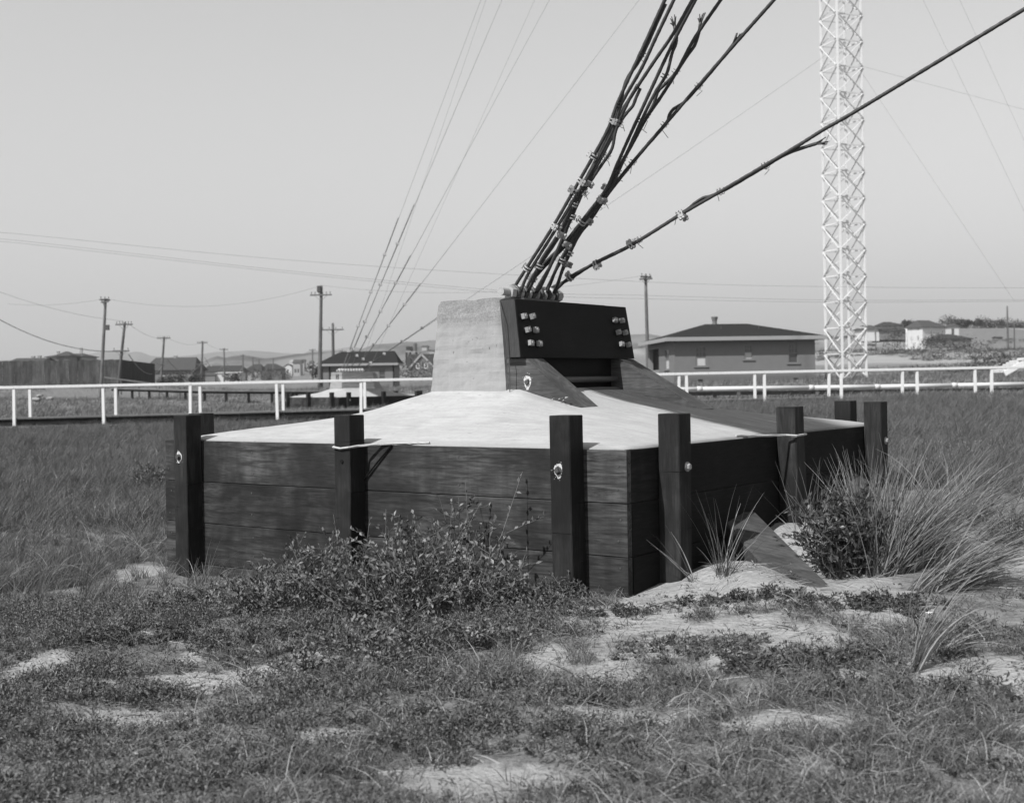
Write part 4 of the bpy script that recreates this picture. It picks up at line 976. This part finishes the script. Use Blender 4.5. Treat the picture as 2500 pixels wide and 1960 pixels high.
# ------------------------------------------------------------------ board fence on the left
fy = 125.0; fa, fb = at(-60, 943, fy), at(293, 943, fy)
root = thing('board_fence', 'tall close-boarded plank fence at the left, its end turned dark', 'fence', fa)
n = int((fb-fa).length/.30); rr = random.Random(9)
for i in range(n):
    a, b = fa.lerp(fb, i/n), fa.lerp(fb, (i+1)/n); px = -60+353*i/n; top = at(px, np.interp(px, [44,293], [881,877.5]), fy).z + rr.uniform(-.05,.05)
    mb = MB(); o_ = rr.uniform(-.025,.025); mb.box(a.x+.006, b.x-.006, fy+o_, fy+.035+o_, a.z-.5, top); mb.build('board', M['board'], root, fa)
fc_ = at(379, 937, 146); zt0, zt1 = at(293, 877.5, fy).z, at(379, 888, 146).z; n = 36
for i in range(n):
    a, b = fb.lerp(fc_, i/n), fb.lerp(fc_, (i+.97)/n); mb = MB(); mb.hexa([(a.x,a.y,a.z-.6),(b.x,b.y,b.z-.6),(b.x-.035,b.y,b.z-.6),(a.x-.035,a.y,a.z-.6),(a.x,a.y,zt0+(zt1-zt0)*i/n),(b.x,b.y,zt0+(zt1-zt0)*i/n),(b.x-.035,b.y,zt0+(zt1-zt0)*i/n),(a.x-.035,a.y,zt0+(zt1-zt0)*i/n)]); mb.build('board', M['boardk'], root, fa)  # receding side uses a darker copy of the fence board
for zf in (.4, 2.0):
    mb = MB(); mb.beam(fa+Vector((0,.08,zf)), fb+Vector((0,.08,zf)), .1, .1); mb.build('fence_rail', M['beam'], root, fa)
# plank walk and ramp rail beyond the boardwalk
wa, wb, wc = at(275, 948, 82), at(500, 954, 74), at(800, 955, 66)
root = thing('plank_walk', 'narrow raised plank walk in the grass before the far anchorage', 'boardwalk', wa)
for a, b in ((wa, wb), (wb, wc)):
    mb = MB(); mb.beam(a, b, .5, .07, .005); mb.build('plank', M['deck'], root, wa); mb = MB(); mb.beam(a-Vector((0,.15,.10)), b-Vector((0,.15,.10)), .06, .12); mb.build('beam', M['beam'], root, wa)
for t in np.linspace(0.02, .98, 11):
    p = wa.lerp(wb, t*2) if t < .5 else wb.lerp(wc, t*2-1); g = ground(p.x, p.y); mb = MB(); mb.beam((p.x,p.y-.05,min(g,p.z-.5)-.3), (p.x,p.y-.05,p.z-.04), .14, .14, .006); mb.build('stub_post', M['beam'], root, wa)
ra, rb_ = at(255, 921, 84), at(450, 947, 78)
root = thing('ramp_rail', 'sloping weathered handrail running down in front of the dark fence end', 'railing', ra)
mb = MB(); mb.beam(ra, rb_, .08, .1, .005); mb.build('rail', M['pole'], root, ra)
for t in (.0, .22, .45, .7, .95):
    p = ra.lerp(rb_, t); mb = MB(); mb.beam(p-Vector((0,0,1.0)), p, .08, .08, .004, up=(0,1,0)); mb.build('post', M['pole'], root, ra)
for i, (px, py, w_) in enumerate([(88,975,.36), (82,987,.45), (62,987,.25), (122,972,.25), (96,966,.2)]):
    p = at(px, py, 70); g = ground(p.x, p.y); me_ = bmesh.new(); bmesh.ops.create_icosphere(me_, subdivisions=2, radius=1)
    for v in me_.verts: v.co = Vector((v.co.x*w_, v.co.y*w_*.8, v.co.z*w_*.38))*(1+.35*mnoise.noise(v.co*1.7+Vector((i,0,0))))
    m2 = bpy.data.meshes.new('boulder'); me_.to_mesh(m2); me_.free(); o = link('boulder', m2, M['stone']); o.location = (p.x, p.y, p.z)
    tag(o, 'pale stone on the bank before the board fence, ' + ['uppermost of the left cluster','broadest','at the far left by the post','right of the others','small one on top'][i], 'stone', 'pale stones on the bank')

# ------------------------------------------------------------------ plants
def gpx(px, py):
    z = 0.0
    for _ in range(12):
        p = atz(px, py, z); z = .5*z + .5*ground(p.x, p.y)
    return Vector((p.x, p.y, ground(p.x, p.y)))
def mesh_np(name, v, f, m):
    me = bpy.data.meshes.new(name); me.from_pydata(np.asarray(v).reshape(-1,3).tolist(), [], f); me.update(); me.materials.append(m); return me
def blade(V, F, base, d, L, w, droop, rr, seg=5, side=None):
    # one grass blade: starts along d and bends over
    d = Vector(d).normalized(); p = Vector(base); sd = side or d.cross(Vector((rr.uniform(-1,1), rr.uniform(-1,1), .3))).normalized()
    b = len(V); hor = Vector((d.x, d.y, 0)); hor = hor.normalized() if hor.length > .01 else Vector((1,0,0))
    for i in range(seg+1):
        t = i/seg; ww = w*(1-t**1.6)*.5 + .0004
        V.append(p - sd*ww); V.append(p + sd*ww)
        d = (d + (hor*.9 - Vector((0,0,1)))*droop*(t+.3)/seg).normalized(); p = p + d*L/seg
    for i in range(seg): F.append((b+2*i, b+2*i+1, b+2*i+3, b+2*i+2))
def leafq(V, F, p, d, up, L, w):
    d = d.normalized(); s = d.cross(up)
    s = s.normalized() if s.length > .05 else d.orthogonal().normalized()
    n = s.cross(d); b = len(V)
    V += [p, p + d*L*.5 + s*w*.5 + n*L*.10, p + d*L, p + d*L*.5 - s*w*.5 + n*L*.10]
    F.append((b, b+1, b+2)); F.append((b, b+2, b+3))

# ground cover scattered by geometry nodes from small tuft meshes
def tuft_grass(name, m, n, h0, h1, rad, w, wind, droop, seed, seg=3):
    rr = random.Random(seed); V, F = [], []
    for _ in range(n):
        a, r_ = rr.uniform(0, 6.283), rad*math.sqrt(rr.random())
        d = Vector((rr.gauss(0,.28)+wind, rr.gauss(0,.28), 1)); blade(V, F, (r_*math.cos(a), r_*math.sin(a), -.02), d, rr.uniform(h0, h1)*rr.uniform(.6,1.2), w*rr.uniform(.7,1.2), droop*rr.uniform(.4,1.4), rr, seg)
    return bpy.data.objects.new(name, mesh_np(name, [tuple(p) for p in V], F, m))
def tuft_leaf(name, m, n, rad, h, L, seed, stems=5):
    rr = random.Random(seed); V, F = [], []
    for _ in range(stems):
        a = rr.uniform(0, 6.283); e = Vector((rad*math.cos(a)*rr.uniform(.5,1), rad*math.sin(a)*rr.uniform(.5,1), h*rr.uniform(.5,1.1)))
        for k in range(n//stems):
            t = rr.uniform(.15, 1); p = e*t; p.z = h*rr.uniform(.1,1)*t + .005
            d = Vector((rr.gauss(0,1), rr.gauss(0,1), rr.uniform(-.1,1.3))); leafq(V, F, p, d, Vector((rr.gauss(0,.5), rr.gauss(0,.5), 1)), L*rr.uniform(.6,1.3), L*rr.uniform(.28,.5))
    return bpy.data.objects.new(name, mesh_np(name, [tuple(p) for p in V], F, m))
def scatter(name, label, cat, pts, rots, scl, idx, protos):
    pc = bpy.data.collections.new(name + '_tufts')
    for i, o in enumerate(protos): o.name = 'tuft_%02d_%s' % (i, name); pc.objects.link(o)
    me = bpy.data.meshes.new(name); me.from_pydata([tuple(p) for p in pts], [], [])
    a = me.attributes.new('rot', 'FLOAT_VECTOR', 'POINT'); a.data.foreach_set('vector', np.asarray(rots, np.float32).ravel())
    a = me.attributes.new('scl', 'FLOAT', 'POINT'); a.data.foreach_set('value', np.asarray(scl, np.float32))
    a = me.attributes.new('idx', 'INT', 'POINT'); a.data.foreach_set('value', np.asarray(idx, np.int32))
    o = link(name, me); ng = bpy.data.node_groups.new(name, 'GeometryNodeTree')
    ng.interface.new_socket('Geometry', in_out='INPUT', socket_type='NodeSocketGeometry'); ng.interface.new_socket('Geometry', in_out='OUTPUT', socket_type='NodeSocketGeometry')
    N, L = ng.nodes, ng.links; gi, go = N.new('NodeGroupInput'), N.new('NodeGroupOutput')
    ci = N.new('GeometryNodeCollectionInfo'); ci.inputs['Collection'].default_value = pc; ci.inputs['Separate Children'].default_value = True; ci.inputs['Reset Children'].default_value = True
    ip = N.new('GeometryNodeInstanceOnPoints'); ip.inputs['Pick Instance'].default_value = True
    def na(n_, t): x = N.new('GeometryNodeInputNamedAttribute'); x.data_type = t; x.inputs['Name'].default_value = n_; return x.outputs['Attribute']
    L.new(gi.outputs[0], ip.inputs['Points']); L.new(ci.outputs[0], ip.inputs['Instance'])
    L.new(na('idx','INT'), ip.inputs['Instance Index']); L.new(na('rot','FLOAT_VECTOR'), ip.inputs['Rotation']); L.new(na('scl','FLOAT'), ip.inputs['Scale'])
    L.new(ip.outputs[0], go.inputs[0]); md = o.modifiers.new('scatter', 'NODES'); md.node_group = ng
    return tag(o, label, cat, None, 'stuff')
def inbox(X, Y, m=2.36):
    dx, dy = X-CEN.x, Y-CEN.y; lx = -E1.x*dx - E1.y*dy; ly = E2.x*dx + E2.y*dy
    dx2, dy2 = X-C2.x, Y-C2.y; c_, s_ = math.cos(ANG2), math.sin(ANG2); l2x, l2y = c_*dx2+s_*dy2, -s_*dx2+c_*dy2
    return ((np.abs(lx) < m) & (np.abs(ly) < m)) | ((np.abs(l2x) < m) & (np.abs(l2y) < m))
def spread(n, y0, y1, power=1.0, wide=.47, side=1.2):
    Y = y0 + (y1-y0)*rng.random(n)**power; X = (rng.random(n)*2-1)*(wide*Y+side)
    k = ~inbox(X, Y); return X[k], Y[k]
# meadow
X, Y = spread(88000, 8.2, 37, 1.25)
vg = veg_np(X, Y); fld = vnoise(X*.8+4, Y*.8); edge = np.clip((Y-7.9 - .5*vnoise(X*2, Y*2))/1.6, 0, 1)
dxl = X-CEN.x; dyl = Y-CEN.y; lx = -E1.x*dxl - E1.y*dyl; ly = E2.x*dxl + E2.y*dyl
front = (ly < -2.2) & (lx > -2.4)                                         # shrub strip before the sunlit face
rightf = (lx > 2.2) & (ly < 2.3) & (X < 4.4)
keep = (rng.random(len(X)) < np.clip(vg*1.6-.3, 0, 1)*edge*np.clip(.25 + .95*(.5*fld + .5*vnoise(X*2.7, Y*2.7)), 0, 1)) & ~(front & (rng.random(len(X)) < .85)) & ~(rightf & (rng.random(len(X)) < .96))
bwl = np.abs((X-BW0.x)*(-BWD.y) + (Y-BW0.y)*BWD.x - .62) < .85; keep &= ~(bwl & (rng.random(len(X)) < .9))
X, Y = X[keep], Y[keep]; Z = ground_np(X, Y); n = len(X)
sc_ = (.55 + .55*rng.random(n)) * (.55 + .55*vnoise(X*.5, Y*.5) + .45*vnoise(X*1.9+5, Y*1.9)) * np.where((X < 0) & (Y < 13), .62, .85) * (1 - .72*np.clip(1-np.abs((Y-BW0.y)-(X-BW0.x)*BWD.y/BWD.x+1.2)/3.0, 0, 1)*np.clip((6-X)/4, 0, 1))
straw = rng.random(n) < .16*np.clip(1.3-Y/25, .2, 1)
ix = np.where(straw, 4 + (rng.random(n) > .5), (rng.random(n)*4).astype(int)); ix = np.where((vnoise(X*1.1+40, Y*.9) > .70) & (rng.random(n) < .35), 6, ix)
scatter('meadow_grass', 'waving meadow grass covering the field round the anchorages', 'grass', np.column_stack([X,Y,Z]), np.column_stack([rng.normal(0,.16,n), rng.normal(0,.16,n), rng.normal(0,1.3,n)]), sc_, ix,
  [tuft_grass('a', M['grass'], 22, .20, .42, .07, .0065, .30, .5, 1), tuft_grass('b', M['grass'], 22, .18, .36, .08, .0065, .45, .7, 2), tuft_grass('c', M['grass'], 18, .14, .30, .08, .007, .2, .8, 3), tuft_grass('d', M['grass'], 24, .22, .46, .07, .006, .35, .4, 4),
   tuft_grass('e', M['straw'], 9, .25, .5, .08, .0055, .5, 1.0, 5), tuft_grass('f', M['straw'], 7, .2, .45, .1, .0055, .2, 1.2, 6), tuft_leaf('g', M['mat'], 40, .12, .22, .035, 7, 7)])
# beyond the boardwalk and up the slope
X, Y = spread(26000, 37, 125, 1.5, .45); kp = ~((X > 10) & (X < 22) & (Y > 83) & (Y < 97)) & ~((Y > 116) & (X < -9) & (X > -22)); X, Y = X[kp], Y[kp]; Z = ground_np(X, Y); n = len(X)
scatter('rough_grass', 'rough grass beyond the boardwalk', 'grass', np.column_stack([X,Y,Z]), np.column_stack([np.zeros(n), np.zeros(n), rng.normal(0,.8,n)]), .55 + .5*rng.random(n) + .006*Y, (rng.random(n)*3).astype(int),
  [tuft_grass('a', M['grass'], 16, .14, .32, .22, .016, .25, .6, 11, 2), tuft_grass('b', M['grass'], 16, .12, .28, .25, .016, .35, .8, 12, 2), tuft_grass('c', M['straw'], 10, .14, .28, .22, .014, .3, .8, 13, 2)])
X = rng.uniform(22, 190, 14000); Y = rng.uniform(95, 455, 14000); kp = (X/Y > .22) & (X/Y < .47) & (vnoise(X*.05, Y*.03) + .5*vnoise(X*.2, Y*.1) > .80); X, Y = X[kp], Y[kp]; Z = ground_np(X, Y); n = len(X)
scatter('slope_scrub', 'dark low scrub and dry grass on the slope below the houses', 'scrub', np.column_stack([X,Y,Z-.05]), np.column_stack([np.zeros(n), np.zeros(n), rng.random(n)*6.28]), .55 + .9*rng.random(n)**2, (rng.random(n)*3).astype(int),
  [tuft_leaf('a', M['tree'], 70, 1.1, .7, .30, 21, 6), tuft_leaf('b', M['mat'], 60, 1.3, .5, .28, 22, 6), tuft_leaf('c', M['straw'], 50, 1.6, .35, .30, 23, 6)])
# foreground mat of leaves and short grass
X, Y = spread(62000, 3.3, 9.0, .85, .45, .6); vg = veg_np(X, Y); zone = vnoise(X*1.3+20, Y*1.3); thin = .6*vnoise(X*4+7, Y*4) + .4*vnoise(X*13, Y*13)
lx = -E1.x*(X-CEN.x)-E1.y*(Y-CEN.y); ly = E2.x*(X-CEN.x)+E2.y*(Y-CEN.y)
dens = np.clip((vg + .7*(vnoise(X*7+2, Y*7)-.5) - .35)*2.2, .02, 1)*np.clip(-.05 + 1.25*thin*(1.0-.25*zone), .05, 1)*np.clip(.1 + 1.5*vnoise(X*1.5+50, Y*2.2), .18, 1)
keep = (rng.random(len(X)) < dens) & ~((lx > 2.2) & (ly > -2.1) & (rng.random(len(X)) < .9)) & ~((ly < -2.1) & (ly > -3.6) & (lx > -2) & (lx < 1.9) & (rng.random(len(X)) < .6))
X, Y, zone = X[keep], Y[keep], zone[keep]; Z = ground_np(X, Y); n = len(X)
leafy = rng.random(n) < np.clip(.36 + 1.5*(zone-.45) + .3*(X < -.9), .08, .92)
u = rng.random(n); ix = np.where(leafy, (u*3).astype(int), np.where(u < .66, 3 + (rng.random(n)*3).astype(int), 6 + (rng.random(n)*3).astype(int)))
scatter('ground_cover', 'low leafy mat and short dry grass on the sandy foreground', 'ground cover', np.column_stack([X,Y,Z]), np.column_stack([rng.normal(0,.18,n), rng.normal(0,.18,n), rng.random(n)*6.28]), .55 + .65*rng.random(n), ix,
  [tuft_leaf('a', M['mat'], 40, .085, .06, .022, 31), tuft_leaf('b', M['mat'], 46, .09, .09, .019, 32, 6), tuft_leaf('c', M['leafd'], 36, .08, .05, .025, 33),
   tuft_grass('d', M['grass'], 16, .05, .12, .06, .0035, .3, 1.0, 34), tuft_grass('e', M['mat'], 18, .04, .10, .07, .0038, .4, 1.3, 35), tuft_grass('f', M['straw'], 10, .06, .14, .07, .003, .5, 1.5, 36),
   tuft_grass('g', M['straw'], 4, .12, .26, .08, .003, 1.2, 1.6, 37, 4), tuft_grass('h', M['grass'], 12, .07, .16, .05, .0032, .2, .9, 38), tuft_grass('i', M['mat'], 12, .05, .11, .08, .004, .8, 1.6, 39)])
# litter of dead stalks lying on sand and mat alike
X, Y = spread(2600, 3.4, 9.2, .9, .45, .5); Z = ground_np(X, Y); n = len(X)
scatter('dead_stalks', 'dead stalks and scraps lying on the foreground sand', 'litter', np.column_stack([X,Y,Z+.015]), np.column_stack([rng.normal(0,.15,n), rng.normal(0,.15,n), rng.random(n)*6.28]), .5 + .8*rng.random(n), (rng.random(n)*3).astype(int),
  [tuft_grass('a', M['straw'], 3, .08, .2, .05, .004, 4.0, .3, 51, 4), tuft_grass('b', M['mat'], 3, .06, .16, .06, .005, 5.0, .2, 52, 3), tuft_leaf('c', M['leafd'], 10, .05, .012, .02, 53, 3)])

# shrubs and dune-grass clumps, one by one
def shrub(label, c, rx, ry, h, nst, L, mat, seed, group='shrubs', twigs=3, per=12, name='shrub', lean=(0,0)):
    rr = random.Random(seed); root = thing(name, label, 'shrub', c, 0, group); V, F = [], []; mb = MB()
    def grow(p, e, r_, leaves, bend):
        m_ = p.lerp(e, .5) + bend; pts = [p, p.lerp(m_, .5)+bend*.1, m_, m_.lerp(e, .5), e]; mb.tube(pts, [r_, r_*.9, r_*.75, r_*.55, r_*.35], 4, False)
        for k in range(leaves):
            t = .25 + .75*(k+rr.random())/leaves; i = min(3, int(t*4)); q = pts[i].lerp(pts[i+1], t*4-i)
            ax = (pts[i+1]-pts[i]).normalized(); o_ = Vector((rr.gauss(0,1), rr.gauss(0,1), rr.gauss(.35,.8))); leafq(V, F, q, ax*.6 + o_*.6, Vector((rr.gauss(0,.7), rr.gauss(0,.7), 1)), L*rr.uniform(.6,1.3), L*rr.uniform(.42,.66))
        return pts
    for s_ in range(nst):
        a = rr.uniform(0, 6.283); q = math.sqrt(rr.random()); b0 = Vector((rx*q*.75*math.cos(a), ry*q*.75*math.sin(a), 0)); b0.z = ground(c[0]+b0.x, c[1]+b0.y)-c[2]-.02
        hh = h*(1-.55*q*q)*rr.uniform(.55,1.12); e = b0 + Vector((rr.gauss(lean[0],.35)*hh + rx*.25*q*math.cos(a), rr.gauss(lean[1],.3)*hh + ry*.25*q*math.sin(a), hh))
        pts = grow(b0, e, .0042, per, Vector((rr.gauss(0,.06), rr.gauss(0,.06), 0)))
        for t in range(twigs):
            k = rr.choice((1,2,3)); ln = h*rr.uniform(.15,.38); d = Vector((rr.gauss(0,1), rr.gauss(0,1), rr.uniform(.0,1.1))).normalized(); grow(pts[k], pts[k]+d*ln, .0024, int(per*.75), Vector((rr.gauss(0,.02), rr.gauss(0,.02), .01)))
    mb.build('stems', M['stem'], root); link('foliage', mesh_np('foliage', [tuple(p) for p in V], F, mat), None, root); return root
G_ = 'low shrubs along the sunlit face'
shrub('broad leafy shrub against the middle of the sunlit plank face', gpx(1030,1495), .62, .40, .62, 95, .038, M['leaf'], 1, G_, 4, 10)
shrub('lower leafy shrub left of the broad one', gpx(770,1490), .55, .36, .46, 80, .034, M['leaf'], 2, G_, 4, 10)
shrub('low leafy shrub at the foot of the far-left post', gpx(520,1480), .55, .33, .18, 70, .026, M['leaf'], 3, G_)
shrub('low front fringe of the broad shrub, nearest the camera', gpx(960,1575), .80, .28, .20, 80, .028, M['leaf'], 4, G_)
shrub('sparse tall sprigs standing up from the broad shrub', gpx(1135,1455), .24, .12, .84, 13, .040, M['leaf'], 5, G_, 3, 11)
shrub('leafy sprigs leaning before the middle sunlit post', gpx(840,1455), .16, .10, .66, 9, .038, M['leaf'], 15, G_, 3, 10)
shrub('thin low edge of the shrubs near the third post', gpx(1270,1490), .30, .16, .24, 26, .03, M['leaf'], 16, G_)
shrub('small dark tuft of leaves beside the third post', gpx(1365,1470), .14, .12, .26, 26, .02, M['leafd'], 6, G_)
shrub('dark glossy-leaved shrub at the base of the big dune-grass clump', gpx(2070,1405), .22, .2, .70, 70, .046, M['leafd'], 7, 'shrubs right of the anchorage', 4, 10, lean=(-.08,.05))
shrub('creeping leafy mat below the dark glossy shrub', gpx(2120,1480), .5, .2, .10, 60, .024, M['leafd'], 8, 'shrubs right of the anchorage')
shrub('twiggy dry bush at the right edge', gpx(2475,1335), .20, .2, .42, 60, .012, M['straw'], 9, 'shrubs right of the anchorage', 5, 6)
shrub('small leafy bush behind the far-left post', at(385,1030,17)*1.0, .35, .3, .42, 50, .035, M['leaf'], 10, 'shrubs in the meadow')
for i, (px, py, w_) in enumerate([(1500,1500,'left'), (1760,1475,'middle'), (1890,1455,'right')]):
    shrub('low creeping leafy runner on the sand before the shaded face, ' + w_ + ' one', gpx(px, py), .34, .10, .09, 34, .018, M['leafd'], 40+i, 'sand runners')
for i, (px, py, w_, rx) in enumerate([(1680,1590,'before the sand mound',.4), (300,1560,'at the left, in front of the low shrub',.5), (230,1700,'at the lower left corner',.45), (1950,1620,'right of centre in the foreground',.45), (2330,1560,'at the lower right under the dune grass',.45), (640,1560,'left of centre before the shrubs',.5)]):
    shrub('low dark leafy patch ' + w_, gpx(px, py), rx, .22, .10, 70, .02, M['leafd'] if i % 2 else M['mat'], 60+i, 'low leafy patches')
def clump(label, c, n_, L0, L1, lean, sp, droop, seed, mat='dune', w=.006, group='dune grass clumps', rad=.08):
    rr = random.Random(seed); root = thing('dune_grass', label, 'grass clump', c, 0, group); V, F = [], []; D_, G2 = [], []
    for k in range(n_):
        a, r_ = rr.uniform(0, 6.283), rad*math.sqrt(rr.random()); b0 = Vector((r_*math.cos(a), r_*math.sin(a), -.03))
        d = Vector((lean[0]+rr.gauss(0,sp), lean[1]+rr.gauss(0,sp*.8), 1)); dry = rr.random() < .25
        blade(*((D_, G2) if dry else (V, F)), b0, d, rr.uniform(L0, L1), w*rr.uniform(.6,1.15), droop*rr.uniform(.4,1.5), rr, 7)
    link('green_blades', mesh_np('green_blades', [tuple(p) for p in V], F, M[mat]), None, root)
    if D_: link('dry_blades', mesh_np('dry_blades', [tuple(p) for p in D_], G2, M['straw']), None, root)
    return root
clump('big fan of dune grass at the right, bent over to the right', gpx(2165,1400), 720, .50, 1.0, (.48,.1), .42, .40, 1, rad=.15)
clump('upright edge of the big dune-grass fan', gpx(2115,1385), 150, .5, .86, (.02,.05), .15, .2, 2, rad=.08)
clump('lower sweeping blades right of the big dune-grass fan', gpx(2270,1440), 260, .45, .85, (1.2,-.05), .42, .55, 3, rad=.15)
clump('thin dune grass sprouting on the sand mound by the raking shore', gpx(1765,1405), 46, .22, .66, (.05,.0), .32, .3, 4, rad=.05)
clump('few thin blades leaning left beside the sand mound', gpx(1695,1418), 9, .3, .52, (-.75,.0), .2, .25, 5, rad=.03)
clump('sparse thin stalks against the shaded planks by the middle post', gpx(1975,1335), 42, .35, .62, (.10,.0), .30, .15, 6, w=.0045, rad=.10)
clump('small bundle of dune grass at the lower right, arching right', gpx(2222,1640), 46, .36, .62, (.38,.1), .12, .75, 7, rad=.03)
clump('loose blades spreading low beside the lower right bundle', gpx(2262,1600), 26, .3, .55, (1.0,-.2), .5, .9, 8, rad=.05)
clump('few arching stalks at the foot of the far-left post', gpx(500,1425), 14, .3, .52, (.25,0), .35, 1.1, 9, w=.004, rad=.08)
clump('arching dry stalks left of the anchorage', gpx(290,1360), 60, .3, .6, (.3,-.1), .6, 1.3, 10, 'straw', .004, rad=.35)
clump('tangled dry stalks at the left edge', gpx(120,1430), 70, .3, .6, (.4,-.1), .7, 1.4, 11, 'straw', .004, rad=.4)
clump('tussock of dune grass beyond the big fan', gpx(2330,1270), 260, .4, .75, (.5,0), .5, .6, 12, rad=.2)
for i, (px, py, z_) in enumerate([(2311,1408,.10), (2268,1526,.12)]):
    p = gpx(px, py+30); mb = MB()
    for k in range(5):
        a = k*1.2566; mb.add([Vector((0,0,z_)), Vector((.012*math.cos(a-.5), .012*math.sin(a-.5), z_+.006)), Vector((.02*math.cos(a), .02*math.sin(a), z_+.008)), Vector((.012*math.cos(a+.5), .012*math.sin(a+.5), z_+.006))], [(0,1,2,3)])
    root = thing('flower', ['tiny white flower under the big dune-grass fan', 'tiny white flower beside the lower right grass bundle'][i], 'flower', p, 0, 'white flowers'); mb.build('petals', M['petal'], root)
    mb = MB(); mb.tube([(0,0,-.02), (.005,0,z_)], .0015, 4); mb.build('stem', M['stem'], root)

# trees and bushes far off
def tree(label, c, rx, rz_, trunk, seed, group, mat='tree', leaf=.45, nl=520, name='tree'):
    rr = random.Random(seed); c = Vector(c); root = thing(name, label, 'tree' if name == 'tree' else 'bush', c, 0, group); mb = MB()
    if trunk > 0:
        mb.tube([(0,0,-.5), (rr.uniform(-.2,.2),0,trunk*.6), (rr.uniform(-.4,.4),0,trunk+rz_*.6)], [.05*rx+.1, .04*rx+.07, .06], 7)
        for k in range(4):
            a = rr.uniform(0, 6.283); mb.tube([(0,0,trunk*.7), (rx*.5*math.cos(a), rx*.5*math.sin(a), trunk+rz_*.8)], [.08, .03], 5)
        mb.build('trunk', M['bark'], root)
    V, F = [], []; lob = [(rr.gauss(0,.5)*rx, rr.gauss(0,.4)*rx, trunk + rz_*(1+rr.uniform(-.5,.55)), rx*rr.uniform(.3,.6)) for _ in range(9)]
    for k in range(nl):
        l = rr.choice(lob); d = Vector((rr.gauss(0,1), rr.gauss(0,1), rr.gauss(0,.75))).normalized()*l[3]*rr.uniform(.55,1.05); p = Vector(l[:3]) + d
        if p.z < 0: p.z = rr.uniform(0,.3)
        leafq(V, F, p, Vector((rr.gauss(0,1), rr.gauss(0,1), rr.gauss(0,.7))), Vector((rr.gauss(0,.5), rr.gauss(0,.5), 1)), leaf*rr.uniform(.6,1.4), leaf*rr.uniform(.4,.8))
    link('crown', mesh_np('crown', [tuple(p) for p in V], F, M[mat]), None, root); return root
for i, (x, y, rx, rz_, w_) in enumerate([(1430,425,4.2,3.4,'directly right of the big white house'), (1512,432,3.2,2.6,'second right of the big white house'), (1577,430,1.6,3.0,'slim one, third right of the big white house'), (1680,440,2.2,3.4,'fourth, with gaps in its crown'), (1770,450,5.6,3.2,'broad one in the middle of the crest'), (1925,455,5.4,3.2,'rounded one toward the right edge'), (2120,450,5.0,2.2,'low one at the right edge'), (935,412,2.6,2.0,'left of the big white house, first'), (1010,415,2.8,1.6,'left of the big white house, second')]):
    p = at(*k9(x, y), 455); p.z -= 1.0; tree('dark hilltop tree ' + w_, p, rx*.95, rz_*.62, .2, i, 'hilltop trees', leaf=.6, nl=1500)
for i, (kx, x, y, Y_, rx, rz_, w_) in enumerate([(k6,1690,1235,170,1.3,.9,'before the barn wall'), (k6,1870,1235,180,1.1,1.1,'at the right end of the barn'), (k6,1560,1240,165,1.0,.6,'left of the barn windows'), (k7,1160,1220,250,1.8,1.0,'at the foot of the white shed'), (k7,1310,1200,380,3.4,2.2,'among the far poles, left'), (k7,1440,1200,390,3.6,1.8,'among the far poles, middle'), (k7,1580,1195,400,3.6,2.2,'among the far poles, right'), (k7,1700,1200,400,3.0,1.8,'before the pale houses'), (k5,340,1235,150,1.2,1.0,'left of the hut'), (k5,1400,1230,160,3.4,1.4,'between the hut and the gabled house'), (k5,1700,1240,170,3.0,.9,'before the gabled house'), (k9,1230,640,300,3.6,1.4,'before the big white house'), (k9,1420,690,290,5.2,1.6,'below the open shed'), (k9,1540,720,280,4.6,1.5,'lowest on the slope'), (k9,830,700,290,5.0,.9,'on the slope right of the tower'), (k9,760,560,360,4.0,1.1,'beside the lower slope house')]):
    p = at(*kx(x, y), Y_); tree('dark bush ' + w_, p, rx, rz_, 0, 100+i, 'far bushes', leaf=.32 if Y_ < 200 else .5, nl=420, name='bush')

# ------------------------------------------------------------------ the air
mb = MB(); mb.box(-6000, 6000, -60, 8000, -60, 420); hz = mb.build('haze', None); tag(hz, 'thin pale sea haze', 'haze', None, 'stuff')
t = NT('haze_air'); t.n.remove(t.b); pv = t.new('ShaderNodeVolumePrincipled'); pv.inputs['Color'].default_value = (.95,.95,.95,1); pv.inputs['Density'].default_value = .00022; pv.inputs['Anisotropy'].default_value = 0.2
t.l.new(pv.outputs[0], t.out.inputs['Volume']); hz.data.materials.append(t.m); hz.display_type = 'WIRE'
